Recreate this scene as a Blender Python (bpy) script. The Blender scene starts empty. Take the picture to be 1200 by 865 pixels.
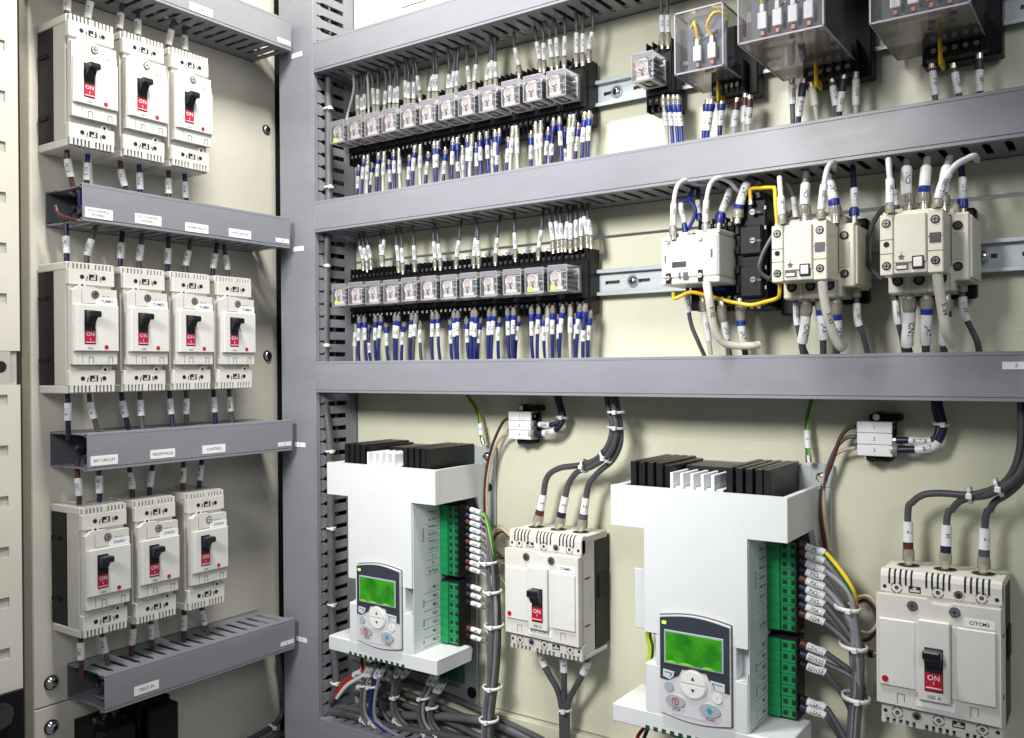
import bpy, math, random
from mathutils import Vector, Matrix
random.seed(7)
S = bpy.context.scene
C = S.collection
PI = math.pi
V = Vector
# ------------------------------------------------------------------ camera
FPX, YAW, PITCH, ROLL = 1037.82, 0.6089, -0.0015, -0.008
CAM = V((1.3006, -1.196, -0.0211))
def basis():
    cy, sy = math.cos(YAW), math.sin(YAW)
    f = V((-sy*math.cos(PITCH), cy*math.cos(PITCH), math.sin(PITCH)))
    r = V((cy, sy, 0)); u = r.cross(f)
    return math.cos(ROLL)*r+math.sin(ROLL)*u, -math.sin(ROLL)*r+math.cos(ROLL)*u, f
RX, UP, FW = basis()
cam = bpy.data.objects.new('camera', bpy.data.cameras.new('camera'))
C.objects.link(cam); S.camera = cam
cam.data.sensor_width = 36; cam.data.sensor_fit = 'HORIZONTAL'
cam.data.lens = FPX*36/1200; cam.data.clip_start = 0.02; cam.data.clip_end = 60
M = Matrix.Identity(4)
for i in range(3):
    M[i][0], M[i][1], M[i][2], M[i][3] = RX[i], UP[i], -FW[i], CAM[i]
cam.matrix_world = M
def at(px, py, v, ax='y'):
    """point of the plane ax = v that the photograph shows at (px, py)"""
    d = FW + RX*((px-600)/FPX) - UP*((py-432.5)/FPX)
    i = 'xyz'.index(ax)
    return CAM + d*((v-CAM[i])/d[i])

# ------------------------------------------------------------------ materials
def mat(name, col, rough=0.5, metal=0.0, var=0.06, scale=30, bump=0.0, bscale=400, emit=0, alpha=None, coat=0, stretch=None, spec=.5):
    m = bpy.data.materials.new(name); m.use_nodes = True
    nt = m.node_tree; N = nt.nodes; L = nt.links
    b = N['Principled BSDF']
    b.inputs['Roughness'].default_value = rough; b.inputs['Metallic'].default_value = metal
    c4 = (*col, 1); b.inputs['Specular IOR Level'].default_value = spec
    b.inputs['Base Color'].default_value = c4
    if coat: b.inputs['Coat Weight'].default_value = coat; b.inputs['Coat Roughness'].default_value = .25
    tc = N.new('ShaderNodeTexCoord')
    src = tc.outputs['Object']
    if stretch:
        mp = N.new('ShaderNodeMapping'); mp.inputs['Scale'].default_value = stretch
        L.new(src, mp.inputs[0]); src = mp.outputs[0]
    if var:
        n = N.new('ShaderNodeTexNoise'); n.inputs['Scale'].default_value = scale; n.inputs['Detail'].default_value = 6
        n.inputs['Roughness'].default_value = .65
        L.new(src, n.inputs['Vector'])
        r = N.new('ShaderNodeMapRange'); r.inputs['From Min'].default_value = .3; r.inputs['From Max'].default_value = .7
        r.inputs['To Min'].default_value = 1-var; r.inputs['To Max'].default_value = 1+var*.6
        L.new(n.outputs['Fac'], r.inputs['Value'])
        mx = N.new('ShaderNodeVectorMath'); mx.operation = 'SCALE'
        mx.inputs[0].default_value = col
        L.new(r.outputs['Result'], mx.inputs['Scale']); L.new(mx.outputs[0], b.inputs['Base Color'])
        rr = N.new('ShaderNodeMapRange'); rr.inputs['To Min'].default_value = max(0.02, rough-.1); rr.inputs['To Max'].default_value = min(1, rough+.1)
        L.new(n.outputs['Fac'], rr.inputs['Value']); L.new(rr.outputs['Result'], b.inputs['Roughness'])
    if name.startswith(('duct_grey', 'cream_painted', 'beige_painted')):
        # fine handling scratches and smudges that belong to the surface
        mp2 = N.new('ShaderNodeMapping'); mp2.inputs['Scale'].default_value = (7, 7, 160); mp2.inputs['Rotation'].default_value = (.12, .35, .2)
        L.new(tc.outputs['Object'], mp2.inputs[0])
        n3 = N.new('ShaderNodeTexNoise'); n3.inputs['Scale'].default_value = 2.2; n3.inputs['Detail'].default_value = 5; L.new(mp2.outputs[0], n3.inputs['Vector'])
        r3 = N.new('ShaderNodeMapRange'); r3.inputs['From Min'].default_value = .66; r3.inputs['From Max'].default_value = .76; r3.inputs['To Min'].default_value = 1; r3.inputs['To Max'].default_value = 1.16
        L.new(n3.outputs['Fac'], r3.inputs['Value'])
        m3 = N.new('ShaderNodeVectorMath'); m3.operation = 'SCALE'; L.new(mx.outputs[0], m3.inputs[0]); L.new(r3.outputs['Result'], m3.inputs['Scale'])
        L.new(m3.outputs[0], b.inputs['Base Color'])
    if bump:
        n2 = N.new('ShaderNodeTexNoise'); n2.inputs['Scale'].default_value = bscale; n2.inputs['Detail'].default_value = 3
        L.new(src, n2.inputs['Vector'])
        bp = N.new('ShaderNodeBump'); bp.inputs['Strength'].default_value = bump; bp.inputs['Distance'].default_value = .001
        L.new(n2.outputs['Fac'], bp.inputs['Height']); L.new(bp.outputs[0], b.inputs['Normal'])
    if emit:
        b.inputs['Emission Color'].default_value = c4; b.inputs['Emission Strength'].default_value = emit
    return m
def clear(name, tint, haze_col, haze=.12, rough=.03, gl=1.0):
    """thin clear plastic: see-through with a fresnel reflection and a little scatter"""
    m = bpy.data.materials.new(name); m.use_nodes = True
    nt = m.node_tree; N = nt.nodes; L = nt.links
    N.remove(N['Principled BSDF']); out = N['Material Output']
    t = N.new('ShaderNodeBsdfTransparent'); t.inputs[0].default_value = (*tint, 1)
    g = N.new('ShaderNodeBsdfGlossy'); g.inputs['Roughness'].default_value = rough
    d = N.new('ShaderNodeBsdfDiffuse'); d.inputs[0].default_value = (*haze_col, 1)
    fr = N.new('ShaderNodeFresnel'); fr.inputs[0].default_value = 1.5
    m1 = N.new('ShaderNodeMixShader'); m1.inputs[0].default_value = haze
    L.new(t.outputs[0], m1.inputs[1]); L.new(d.outputs[0], m1.inputs[2])
    m2 = N.new('ShaderNodeMixShader'); sc = N.new('ShaderNodeMath'); sc.operation = 'MULTIPLY'; sc.inputs[1].default_value = gl
    L.new(fr.outputs[0], sc.inputs[0]); L.new(sc.outputs[0], m2.inputs[0])
    L.new(m1.outputs[0], m2.inputs[1]); L.new(g.outputs[0], m2.inputs[2])
    L.new(m2.outputs[0], out.inputs[0])
    return m
D = {}
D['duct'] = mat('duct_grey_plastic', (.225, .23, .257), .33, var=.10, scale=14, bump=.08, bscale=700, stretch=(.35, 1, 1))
D['ductd'] = mat('duct_inner_shade', (.11, .112, .13), .5, var=.06, scale=14)  # darker copy of the duct plastic: interior shade put into its colour
D['panel'] = mat('cream_painted_steel', (.64, .635, .485), .36, var=.07, scale=3, bump=.12, bscale=260)
D['pside'] = mat('beige_painted_steel', (.63, .60, .515), .30, var=.07, scale=3, bump=.12, bscale=260)
D['frame'] = mat('door_frame_paint', (.74, .71, .62), .4, var=.06, scale=5)
D['shell'] = mat('olive_gap_shade', (.22, .20, .15), .5, var=.08)  # shade of the gap beside the post, put into the shell's olive colour
D['gun'] = mat('dark_bolt_steel', (.16, .16, .165), .35, 1, var=.2, scale=60)
D['dark'] = mat('black_gap_shade', (.006, .006, .007), .8, var=0)  # near-black for gaps, slots and holes: their shade is in the colour
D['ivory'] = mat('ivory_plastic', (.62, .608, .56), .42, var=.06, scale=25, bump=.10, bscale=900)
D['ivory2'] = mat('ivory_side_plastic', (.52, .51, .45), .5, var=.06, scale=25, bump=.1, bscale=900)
D['ivory3'] = mat('light_ivory_plate', (.655, .65, .62), .38, var=.05, scale=22, bump=.08, bscale=900)
D['tedge'] = clear('box_edge', (.8, .8, .85), (.72, .69, .76), .5, .1)
D['black'] = mat('black_plastic', (.006, .006, .008), .42, spec=.22, var=.15, scale=40)
D['blackm'] = mat('matt_black_plastic', (.008, .008, .010), .55, spec=.2, var=.2, scale=40)
D['navyk'] = mat('handle_plastic', (.009, .010, .018), .28, spec=.35, var=.1, scale=40)
D['red'] = mat('red_on_flag', (.50, .008, .040), .4, var=.05)
D['redb'] = mat('red_test_button', (.42, .008, .012), .35, var=.05)
D['white'] = mat('white_sticker', (.80, .80, .80), .45, var=.03, scale=60)
D['ink'] = mat('black_ink', (.02, .02, .025), .6, var=0)
D['inkg'] = mat('grey_ink', (.09, .09, .10), .6, var=0)
D['slv'] = mat('white_marker_tube', (.74, .75, .75), .38, var=.08, scale=120)
D['slvc'] = mat('cream_marker_tube', (.68, .66, .55), .4, var=.08, scale=120)
D['steel'] = mat('zinc_steel', (.62, .64, .66), .28, 1, var=.1, scale=60, stretch=(.2, 1, 1))
D['zinc'] = mat('zinc_rail', (.58, .63, .65), .36, .35, var=.12, scale=40, stretch=(.15, 1, 1))
D['chrome'] = mat('polished_steel', (.7, .7, .72), .14, 1, var=.1, scale=60)
D['brass'] = mat('tinned_brass', (.80, .76, .66), .3, 1, var=.1, scale=80)
D['copper'] = mat('copper', (.42, .17, .09), .4, .4, var=.1, scale=80)
D['boot'] = clear('clear_vinyl_boot', (.93, .92, .84), (.72, .69, .56), .30, .12)
D['grey'] = mat('grey_cable', (.105, .104, .110), .42, var=.1, scale=60)
D['greyd'] = mat('dark_grey_cable', (.075, .075, .082), .42, var=.12, scale=60)
D['greyl'] = mat('light_grey_cable', (.25, .24, .27), .42, var=.08, scale=60)
D['pale'] = mat('pale_wire', (.50, .50, .46), .42, var=.08, scale=60)
D['lilac'] = mat('pale_lilac_wire', (.60, .56, .60), .4, var=.05, scale=60)
D['blue'] = mat('blue_wire', (.010, .018, .15), .38, var=.12, scale=60)
D['blueb'] = mat('bright_blue_boot', (.010, .028, .25), .35, var=.12, scale=60)
D['navy'] = mat('navy_wire', (.008, .012, .045), .42, var=.1, scale=60)
D['brown'] = mat('brown_wire', (.075, .02, .014), .42, var=.1, scale=60)
D['tan'] = mat('tan_wire', (.48, .38, .26), .42, var=.1, scale=60)
D['redw'] = mat('red_wire', (.5, .02, .02), .4, var=.1, scale=60)
D['yellow'] = mat('yellow_wire', (.80, .52, .02), .38, var=.08, scale=60)
D['yg'] = mat('yellow_green_stripe', (.50, .62, .03), .38, var=.05)
D['green'] = mat('green_wire', (.02, .16, .04), .4, var=.1, scale=60)
D['tie'] = mat('nylon_tie', (.72, .72, .68), .35, var=.05)
D['dw'] = mat('drive_white_plastic', (.66, .68, .69), .36, var=.025, scale=18, bump=.05, bscale=900)
D['dg'] = mat('drive_metal_plate', (.52, .55, .56), .38, .25, var=.06, scale=20)
D['dgr'] = mat('drive_label_grey', (.62, .66, .66), .45, var=.04, scale=20)
D['tgreen'] = mat('green_terminal_plastic', (.006, .25, .075), .38, var=.12, scale=60, bump=.08)
D['tgreen2'] = mat('dark_green_recess', (.003, .06, .02), .5, var=.1)
D['pcb'] = mat('circuit_board_green', (.008, .09, .045), .35, var=.4, scale=90)
D['fin'] = mat('black_heat_sink', (.010, .010, .011), .38, .2, var=.1, scale=40)
D['finw'] = mat('white_vent_rib', (.78, .79, .80), .4, var=.03)
D['kp'] = mat('keypad_charcoal', (.035, .04, .055), .33, var=.06, scale=50)
D['kpl'] = mat('keypad_silver', (.66, .65, .66), .36, .1, var=.04, scale=50)
D['kbtn'] = mat('keypad_grey_button', (.36, .40, .44), .35, var=.05)
D['kbw'] = mat('keypad_white_button', (.74, .73, .70), .35, var=.04)
D['cyan'] = mat('teal_print', (.02, .30, .38), .45, var=0)
D['mag'] = mat('red_print', (.45, .03, .12), .45, var=0)
D['lilacs'] = mat('lilac_strip', (.55, .48, .60), .4, var=.04)
D['cream'] = mat('contactor_cream', (.66, .64, .535), .42, var=.05, scale=40, bump=.1, bscale=900)
D['cream2'] = mat('contactor_strip_cream', (.54, .525, .42), .48, var=.06, scale=40, bump=.1, bscale=900)
D['cwhite'] = mat('white_aux_plastic', (.63, .63, .61), .4, var=.03, scale=40)
D['pink'] = mat('relay_coil_white', (.60, .50, .45), .42, var=.25, scale=90)
D['relw'] = mat('relay_frame_white', (.74, .72, .69), .35, var=.06, scale=90)
D['clear'] = clear('clear_relay_cover', (.95, .95, .97), (.8, .8, .83), .08, gl=.7)
D['clearb'] = clear('clear_box_cover', (.96, .96, .98), (.70, .68, .74), .06, gl=.45)
D['edge'] = clear('cover_edge', (.78, .78, .82), (.62, .60, .66), .48, .1)
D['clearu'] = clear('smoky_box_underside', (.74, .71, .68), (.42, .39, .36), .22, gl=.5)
D['head'] = clear('relay_header_strip', (.55, .55, .58), (.36, .36, .40), .5)
D['smoke'] = clear('smoked_plastic', (.30, .30, .31), (.08, .08, .09), .35)
D['bluel'] = mat('pale_blue_contact', (.30, .50, .58), .4, var=.1)
D['led'] = mat('green_led', (.45, .95, .05), .4, var=0, emit=.8)
D['slate'] = mat('timer_circuit_board', (.095, .115, .13), .45, var=.2, scale=70)
# LCD: lit green screen with uneven backlight
def lcd():
    m = bpy.data.materials.new('green_lcd'); m.use_nodes = True
    nt = m.node_tree; N = nt.nodes; L = nt.links; b = N['Principled BSDF']
    tc = N.new('ShaderNodeTexCoord')
    n = N.new('ShaderNodeTexNoise'); n.inputs['Scale'].default_value = 38; n.inputs['Detail'].default_value = 4
    L.new(tc.outputs['Object'], n.inputs['Vector'])
    cr = N.new('ShaderNodeValToRGB'); e = cr.color_ramp.elements
    e[0].position = .3; e[0].color = (.012, .13, .006, 1); e[1].position = .72; e[1].color = (.05, .33, .014, 1)
    L.new(n.outputs['Fac'], cr.inputs[0]); L.new(cr.outputs[0], b.inputs['Base Color'])
    L.new(cr.outputs[0], b.inputs['Emission Color']); b.inputs['Emission Strength'].default_value = .12
    b.inputs['Roughness'].default_value = .15
    return m
D['lcd'] = lcd()
D['lcdb'] = mat('lcd_backlight', (.13, .55, .01), .3, var=0, emit=.45)

# ------------------------------------------------------------------ mesh builder
TXT = {}
def glyphs(s):
    if s not in TXT:
        cu = bpy.data.curves.new('t', 'FONT'); cu.body = s; cu.resolution_u = 2; cu.size = 1; cu.offset = .008
        cu.align_x = 'CENTER'; cu.align_y = 'CENTER'
        o = bpy.data.objects.new('t', cu)
        me = bpy.data.meshes.new_from_object(o)
        TXT[s] = ([(v.co.x, v.co.y) for v in me.vertices], [tuple(p.vertices) for p in me.polygons])
        bpy.data.objects.remove(o); bpy.data.curves.remove(cu); bpy.data.meshes.remove(me)
    return TXT[s]
class MB:
    def __init__(s): s.v = []; s.f = []; s.m = []; s.sm = []; s.mats = []
    def mi(s, m):
        if m not in s.mats: s.mats.append(m)
        return s.mats.index(m)
    def add(s, vs, fs, m, smooth=False):
        o = len(s.v); k = s.mi(m); s.v += [tuple(v) for v in vs]
        for f in fs: s.f.append([i+o for i in f]); s.m.append(k); s.sm.append(smooth)
        return s
    def box(s, x0, x1, y0, y1, z0, z1, m, b=0.0):
        if x0 > x1: x0, x1 = x1, x0
        if y0 > y1: y0, y1 = y1, y0
        if z0 > z1: z0, z1 = z1, z0
        b = min(b, (x1-x0)*.45, (y1-y0)*.45, (z1-z0)*.45)
        if b <= 0:
            vs = [(x, y, z) for x in (x0, x1) for y in (y0, y1) for z in (z0, z1)]
            return s.add(vs, [(0, 1, 3, 2), (4, 6, 7, 5), (0, 4, 5, 1), (2, 3, 7, 6), (0, 2, 6, 4), (1, 5, 7, 3)], m)
        lo = (x0, y0, z0); hi = (x1, y1, z1); vs = []; idx = {}
        for c in [(i, j, k) for i in (0, 1) for j in (0, 1) for k in (0, 1)]:
            for a in range(3):          # vertex lying on face a of corner c
                p = []
                for q in range(3):
                    e = hi[q] if c[q] else lo[q]
                    p.append(e if q == a else (e-b if c[q] else e+b))
                idx[(c, a)] = len(vs); vs.append(tuple(p))
        fs = []
        for a in range(3):
            q, r = [k for k in range(3) if k != a]
            for sgn in (0, 1):
                def cc(i, j):
                    t = [0, 0, 0]; t[a] = sgn; t[q] = i; t[r] = j; return tuple(t)
                fs.append([idx[(cc(i, j), a)] for i, j in ((0, 0), (1, 0), (1, 1), (0, 1))])
        for a in range(3):              # edges along axis a
            q, r = [k for k in range(3) if k != a]
            for i in (0, 1):
                for j in (0, 1):
                    def ce(t_):
                        t = [0, 0, 0]; t[a] = t_; t[q] = i; t[r] = j; return tuple(t)
                    fs.append([idx[(ce(0), q)], idx[(ce(1), q)], idx[(ce(1), r)], idx[(ce(0), r)]])
        for c in [(i, j, k) for i in (0, 1) for j in (0, 1) for k in (0, 1)]:
            fs.append([idx[(c, a)] for a in range(3)])
        return s.add(vs, fs, m)
    def prism(s, poly, axis, a0, a1, m):
        n = len(poly)
        def P(p, a):
            return {'y': (p[0], a, p[1]), 'x': (a, p[0], p[1]), 'z': (p[0], p[1], a)}[axis]
        vs = [P(p, a0) for p in poly]+[P(p, a1) for p in poly]
        fs = [tuple(range(n)), tuple(range(2*n-1, n-1, -1))]+[(i, (i+1) % n, n+(i+1) % n, n+i) for i in range(n)]
        return s.add(vs, fs, m)
    def cyl(s, p0, p1, r, r1=None, n=14, m=None, caps=True):
        p0 = V(p0); p1 = V(p1); r1 = r if r1 is None else r1
        d = (p1-p0).normalized(); a = d.orthogonal().normalized(); b = d.cross(a)
        vs = []
        for p, rr in ((p0, r), (p1, r1)):
            for i in range(n):
                t = 2*PI*(i+.5)/n; vs.append(p+a*math.cos(t)*rr+b*math.sin(t)*rr)
        s.add(vs, [(i, (i+1) % n, n+(i+1) % n, n+i) for i in range(n)], m, True)
        if caps:
            s.add(vs[:n], [tuple(range(n))], m); s.add(vs[n:], [tuple(range(n))], m)
        return s
    def dome(s, c, d, r, h, m, n=14):
        """rounded head of height h on a disc of radius r facing d"""
        c = V(c); d = V(d).normalized(); a = d.orthogonal().normalized(); b = d.cross(a)
        vs = []; K = 4
        for k in range(K):
            t = k/K*PI/2
            for i in range(n):
                q = 2*PI*i/n; vs.append(c+(a*math.cos(q)+b*math.sin(q))*r*math.cos(t)+d*h*math.sin(t))
        vs.append(c+d*h); fs = []
        for k in range(K-1):
            fs += [(k*n+i, k*n+(i+1) % n, (k+1)*n+(i+1) % n, (k+1)*n+i) for i in range(n)]
        fs += [((K-1)*n+i, (K-1)*n+(i+1) % n, K*n) for i in range(n)]
        return s.add(vs, fs, m, True)
    def ring(s, c, d, R, r, m, n=18, k=6, flat=1.0):
        c = V(c); d = V(d).normalized(); a = d.orthogonal().normalized(); b = d.cross(a); vs = []
        for i in range(n):
            q = 2*PI*i/n; e = a*math.cos(q)+b*math.sin(q)
            for j in range(k):
                t = 2*PI*(j+.5)/k; vs.append(c+e*(R+r*math.cos(t))+d*r*flat*math.sin(t))
        return s.add(vs, [(i*k+j, ((i+1) % n)*k+j, ((i+1) % n)*k+(j+1) % k, i*k+(j+1) % k) for i in range(n) for j in range(k)], m, True)
    def text(s, t, size, o, u=(1, 0, 0), v=(0, 0, 1), m=None, sx=1.0):
        vs, fs = glyphs(t); o = V(o); u = V(u); v = V(v)
        return s.add([o+u*(x*size*sx)+v*(y*size) for x, y in vs], fs, m)
    def tube(s, P, r, m, n=8, caps=True, stripe=None):
        F = frames(P); vs = []
        for i, p in enumerate(P):
            rr = r[i] if isinstance(r, (list, tuple)) else r
            a, b = F[i][1], F[i][2]
            for j in range(n):
                t = 2*PI*j/n; vs.append(p+a*math.cos(t)*rr+b*math.sin(t)*rr)
        L = len(P)
        if stripe:
            o = [j for j in range(n) if j % 4 < 2]
            s.add(vs, [(i*n+j, i*n+(j+1) % n, (i+1)*n+(j+1) % n, (i+1)*n+j) for i in range(L-1) for j in range(n) if j not in o], m, True)
            s.add(vs, [(i*n+j, i*n+(j+1) % n, (i+1)*n+(j+1) % n, (i+1)*n+j) for i in range(L-1) for j in o], stripe, True)
        else:
            s.add(vs, [(i*n+j, i*n+(j+1) % n, (i+1)*n+(j+1) % n, (i+1)*n+j) for i in range(L-1) for j in range(n)], m, True)
        if caps:
            s.add(vs[:n], [tuple(range(n))], m); s.add(vs[-n:], [tuple(range(n))], m)
        return s
    def build(s, name, parent=None, off=None, label=None, kind=None):
        me = bpy.data.meshes.new(name)
        vs = s.v if off is None else [(x-off[0], y-off[1], z-off[2]) for x, y, z in s.v]
        me.from_pydata(vs, [], s.f)
        for k in s.mats: me.materials.append(D[k])
        me.polygons.foreach_set('material_index', s.m); me.polygons.foreach_set('use_smooth', s.sm)
        me.update()
        import bmesh
        bm = bmesh.new(); bm.from_mesh(me); bmesh.ops.recalc_face_normals(bm, faces=bm.faces); bm.to_mesh(me); bm.free()
        o = bpy.data.objects.new(name, me); C.objects.link(o)
        if parent: o.parent = parent
        elif off is not None: o.location = off
        if label: o['label'] = label
        if kind: o['kind'] = kind
        return o
VIEW = V((.55, -.83, .05)).normalized()
def frames(P):
    """tangent + two normals per point; the first normal turns towards the room"""
    out = []; n = len(P); prev = None
    for i in range(n):
        t = (P[min(i+1, n-1)]-P[max(i-1, 0)]).normalized()
        if prev is None:
            a = VIEW-t*VIEW.dot(t)
            if a.length < .1: a = t.orthogonal()
        else: a = prev-t*prev.dot(t)
        a.normalize(); prev = a
        out.append((t, a, t.cross(a)))
    return out
def spline(pts, step=.004):
    pts = [V(p) for p in pts]
    if len(pts) == 2: pts = [pts[0], pts[0].lerp(pts[1], .5), pts[1]]
    q = [pts[0]*2-pts[1]]+pts+[pts[-1]*2-pts[-2]]; out = []
    for i in range(1, len(q)-2):
        a, b, c, d = q[i-1:i+3]; k = max(2, int((c-b).length/step))
        for j in range(k):
            t = j/k
            out.append(.5*((2*b)+(c-a)*t+(2*a-5*b+4*c-d)*t*t+(3*b-a-3*c+d)*t**3))
    out.append(q[-2]); return out
def lengths(P):
    L = [0]
    for i in range(1, len(P)): L.append(L[-1]+(P[i]-P[i-1]).length)
    return L
def sub(P, L, a, b, step=.004):
    a = max(0, a); b = min(L[-1], b)
    def pt(s):
        for i in range(1, len(L)):
            if L[i] >= s: return P[i-1].lerp(P[i], (s-L[i-1])/max(1e-9, L[i]-L[i-1]))
        return P[-1].copy()
    k = max(2, int((b-a)/step)); return [pt(a+(b-a)*j/k) for j in range(k+1)]
# ------------------------------------------------------------------ things
def prop(o, label, cat, group=None):
    o['label'] = label; o['category'] = cat
    if group: o['group'] = group
    return o
def thing(name, label, cat, loc=(0, 0, 0), rotz=0, group=None):
    o = bpy.data.objects.new(name, None); C.objects.link(o); o.empty_display_size = .02
    o.location = loc; o.rotation_euler = (0, 0, rotz)
    return prop(o, label, cat, group)
def kids(o): return [c for c in bpy.data.objects if c.parent == o]
def tree(o):
    return (o, [tree(c) for c in kids(o)])
def dup(tr, loc=None, label=None, parent=None):
    o, ch = tr; c = o.copy(); C.objects.link(c)
    if parent: c.parent = parent
    if loc is not None: c.location = loc
    if label: c['label'] = label
    for k in ch: dup(k, None, None, c)
    return c
def sleeve_mb(P, r, m='slv', txt=None, ts=None, ink='ink'):
    b = MB(); b.tube(P, r, m, 10)
    # open tube ends: a slightly larger lip
    if txt:
        L = lengths(P); F = frames(P); ts = ts or r*1.3; vs, fs = glyphs(txt); mid = L[-1]*.5
        w = max(abs(x) for x, y in vs)*2*ts
        sc = min(1, L[-1]*.9/w); out = []
        for x, y in vs:
            s_ = mid+x*ts*sc; i = 0
            while i < len(L)-2 and L[i+1] < s_: i += 1
            f = (s_-L[i])/max(1e-9, L[i+1]-L[i]); p = P[i].lerp(P[i+1], f); t, a, bb = F[i]
            an = -y*ts*sc/r; out.append(p+(a*math.cos(an)+bb*math.sin(an))*(r*1.055))
        b.add(out, fs, ink)
    return b
def wire(name, label, cat, pts, r, m, group=None, segs=(), n=8, stripe=None, step=.004, pitch=.004):
    if len(label.split()) > 16: print('LONG', label)
    """one wire as a thing; segs: (kind, from, to[, text]) along its length from the terminal end"""
    P = spline(pts, pitch); L = lengths(P); off = tuple(P[0])
    b = MB(); b.tube(P, r, m, n, stripe=stripe)
    o = b.build(name, None, off); prop(o, label, cat, group)
    for sg in segs:
        k, a, e = sg[:3]
        if a < 0: a, e = L[-1]+a, L[-1]+e
        if a >= L[-1]: continue
        Q = sub(P, L, a, e, step)
        if k in ('sleeve', 'csleeve'):
            x = sleeve_mb(Q, r*1.42 if len(sg) < 5 else sg[4], 'slv' if k == 'sleeve' else 'slvc', sg[3] if len(sg) > 3 else None)
            x.build('marker_sleeve', o, off)
        elif k == 'boot':
            rr = [r*(1.75 if i < len(Q)*.6 else 1.75-.5*(i/len(Q)-.6)/.4) for i in range(len(Q))]
            MB().tube(Q, rr, 'boot', 8).build('insulating_boot', o, off)
        elif k == 'blueboot':
            rr = [r*(1.8 if i < len(Q)*.6 else 1.5) for i in range(len(Q))]
            MB().tube(Q, rr, 'blueb', 8).build('insulating_boot', o, off)
        elif k == 'lug':
            MB().tube(Q, r*1.2, 'brass', 8).build('crimp_lug', o, off)
        elif k == 'band':
            MB().tube(Q, r*1.5, sg[3], 8).build('colour_band', o, off)
    return o
def tie(p, d, R, label, group='nylon cable ties', hd=(.3, -.95, 0), r=.0014, name='cable_tie'):
    t = thing(name, label, 'cable tie', p, 0, group)
    MB().ring((0, 0, 0), d, R, r, 'tie', 16, 4, 2.0).build('strap', t)
    h = V(hd); d = V(d).normalized(); h = (h-d*h.dot(d)).normalized(); c = h*(R+.002)
    s_ = .0034
    MB().box(c.x-s_, c.x+s_, c.y-s_, c.y+s_, c.z-s_, c.z+s_, 'tie', .0008).cyl(c, c+h.cross(d)*.008, .0012, m='tie', n=6).build('lock_head', t)
    return t
# ================================================================== SETTING
YB, XS = .115, -.163                    # back panel and side panel planes
b = MB()
b.box(-.13, 1.75, YB, YB+.003, .199, 1.15, 'panel', .001)
b.box(-.13, 1.75, YB+.0015, YB+.0045, -.6455, .1950, 'panel', .001)
b.build('back_panel', kind='structure')
MB().box(-.13, 1.75, YB-.012, YB-.009, -1.2, -.648, 'panel', .001).box(-.13, 1.75, YB-.009, YB+.02, -.651, -.648, 'panel').build('lower_back_panel', kind='structure')
b = MB()
b.box(XS-.003, XS, -.462, .044, -.5715, 1.15, 'pside', .001).box(XS-.003, XS, -.462, .044, -1.2, -.5735, 'pside', .001)
b.box(XS-.022, XS-.003, -.4625, -.4595, -1.2, 1.15, 'pside')
b.build('side_panel', kind='structure')
MB().box(XS-.022, XS-.004, -.475, -.02, -1.2, 1.15, 'shell').box(XS-.022, XS-.004, -.02, .16, -1.2, 1.15, 'dark').box(XS-.004, -.13, .10, .16, -1.2, 1.15, 'dark').build('cabinet_shell', kind='structure')  # dark boxes stand in for the shade in the corner gap
# slotted frame post by the door edge
t = thing('door_frame_post', 'cream slotted steel frame post at the left edge of the cabinet', 'frame post', (XS+.004, -.60, 0))
b = MB(); Y0, Y1 = .0, .118             # local y; world y = -.60 + y
def holeplate(b, z0, z1, zs, hy0, hy1, hh, X=0):
    z = z0
    for c in zs:
        if not (z0 < c-hh and c+hh < z1): continue
        b.box(X-.003, X, Y0, Y1, z, c-hh, 'frame'); b.box(X-.003, X, Y0, hy0, c-hh, c+hh, 'frame'); b.box(X-.003, X, hy1, Y1, c-hh, c+hh, 'frame'); z = c+hh
    b.box(X-.003, X, Y0, Y1, z, z1, 'frame')
zs = [-.467+.0802*i for i in range(-8, 20)]
zs1 = [z for z in zs if z > .03]; zs0 = [z for z in zs if z < -.02]
holeplate(b, .012, 1.15, zs1, .070, .0985, .0085)
b.build('post_plate', t)
b = MB(); holeplate(b, -1.2, -.042, zs0, .070, .0985, .0085); b.build('post_plate', t)
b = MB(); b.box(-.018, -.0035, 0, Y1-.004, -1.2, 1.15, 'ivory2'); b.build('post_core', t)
b = MB(); b.box(-.003, -.0005, 0, .103, -.0425, .0125, 'ivory2').cyl((-.004, .088, -.013), (.0005, .088, -.013), .009, m='dark'); b.build('post_joint', t)
# black hinge bracket with hexagon bolt
t = thing('hinge_bracket', 'black hinge bracket with a steel hexagon bolt at the lower left corner', 'bracket', (XS+.006, -.5, -.59))
MB().box(0, .005, -.09, .017, -.35, .063, 'blackm', .002).build('bracket_plate', t)
MB().cyl((.005, -.022, .030), (.008, -.022, .030), .021, m='gun', n=24).build('washer', t)
MB().cyl((.008, -.022, .030), (.020, -.022, .030), .0170, .0160, m='gun', n=6).build('bolt', t)
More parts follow.
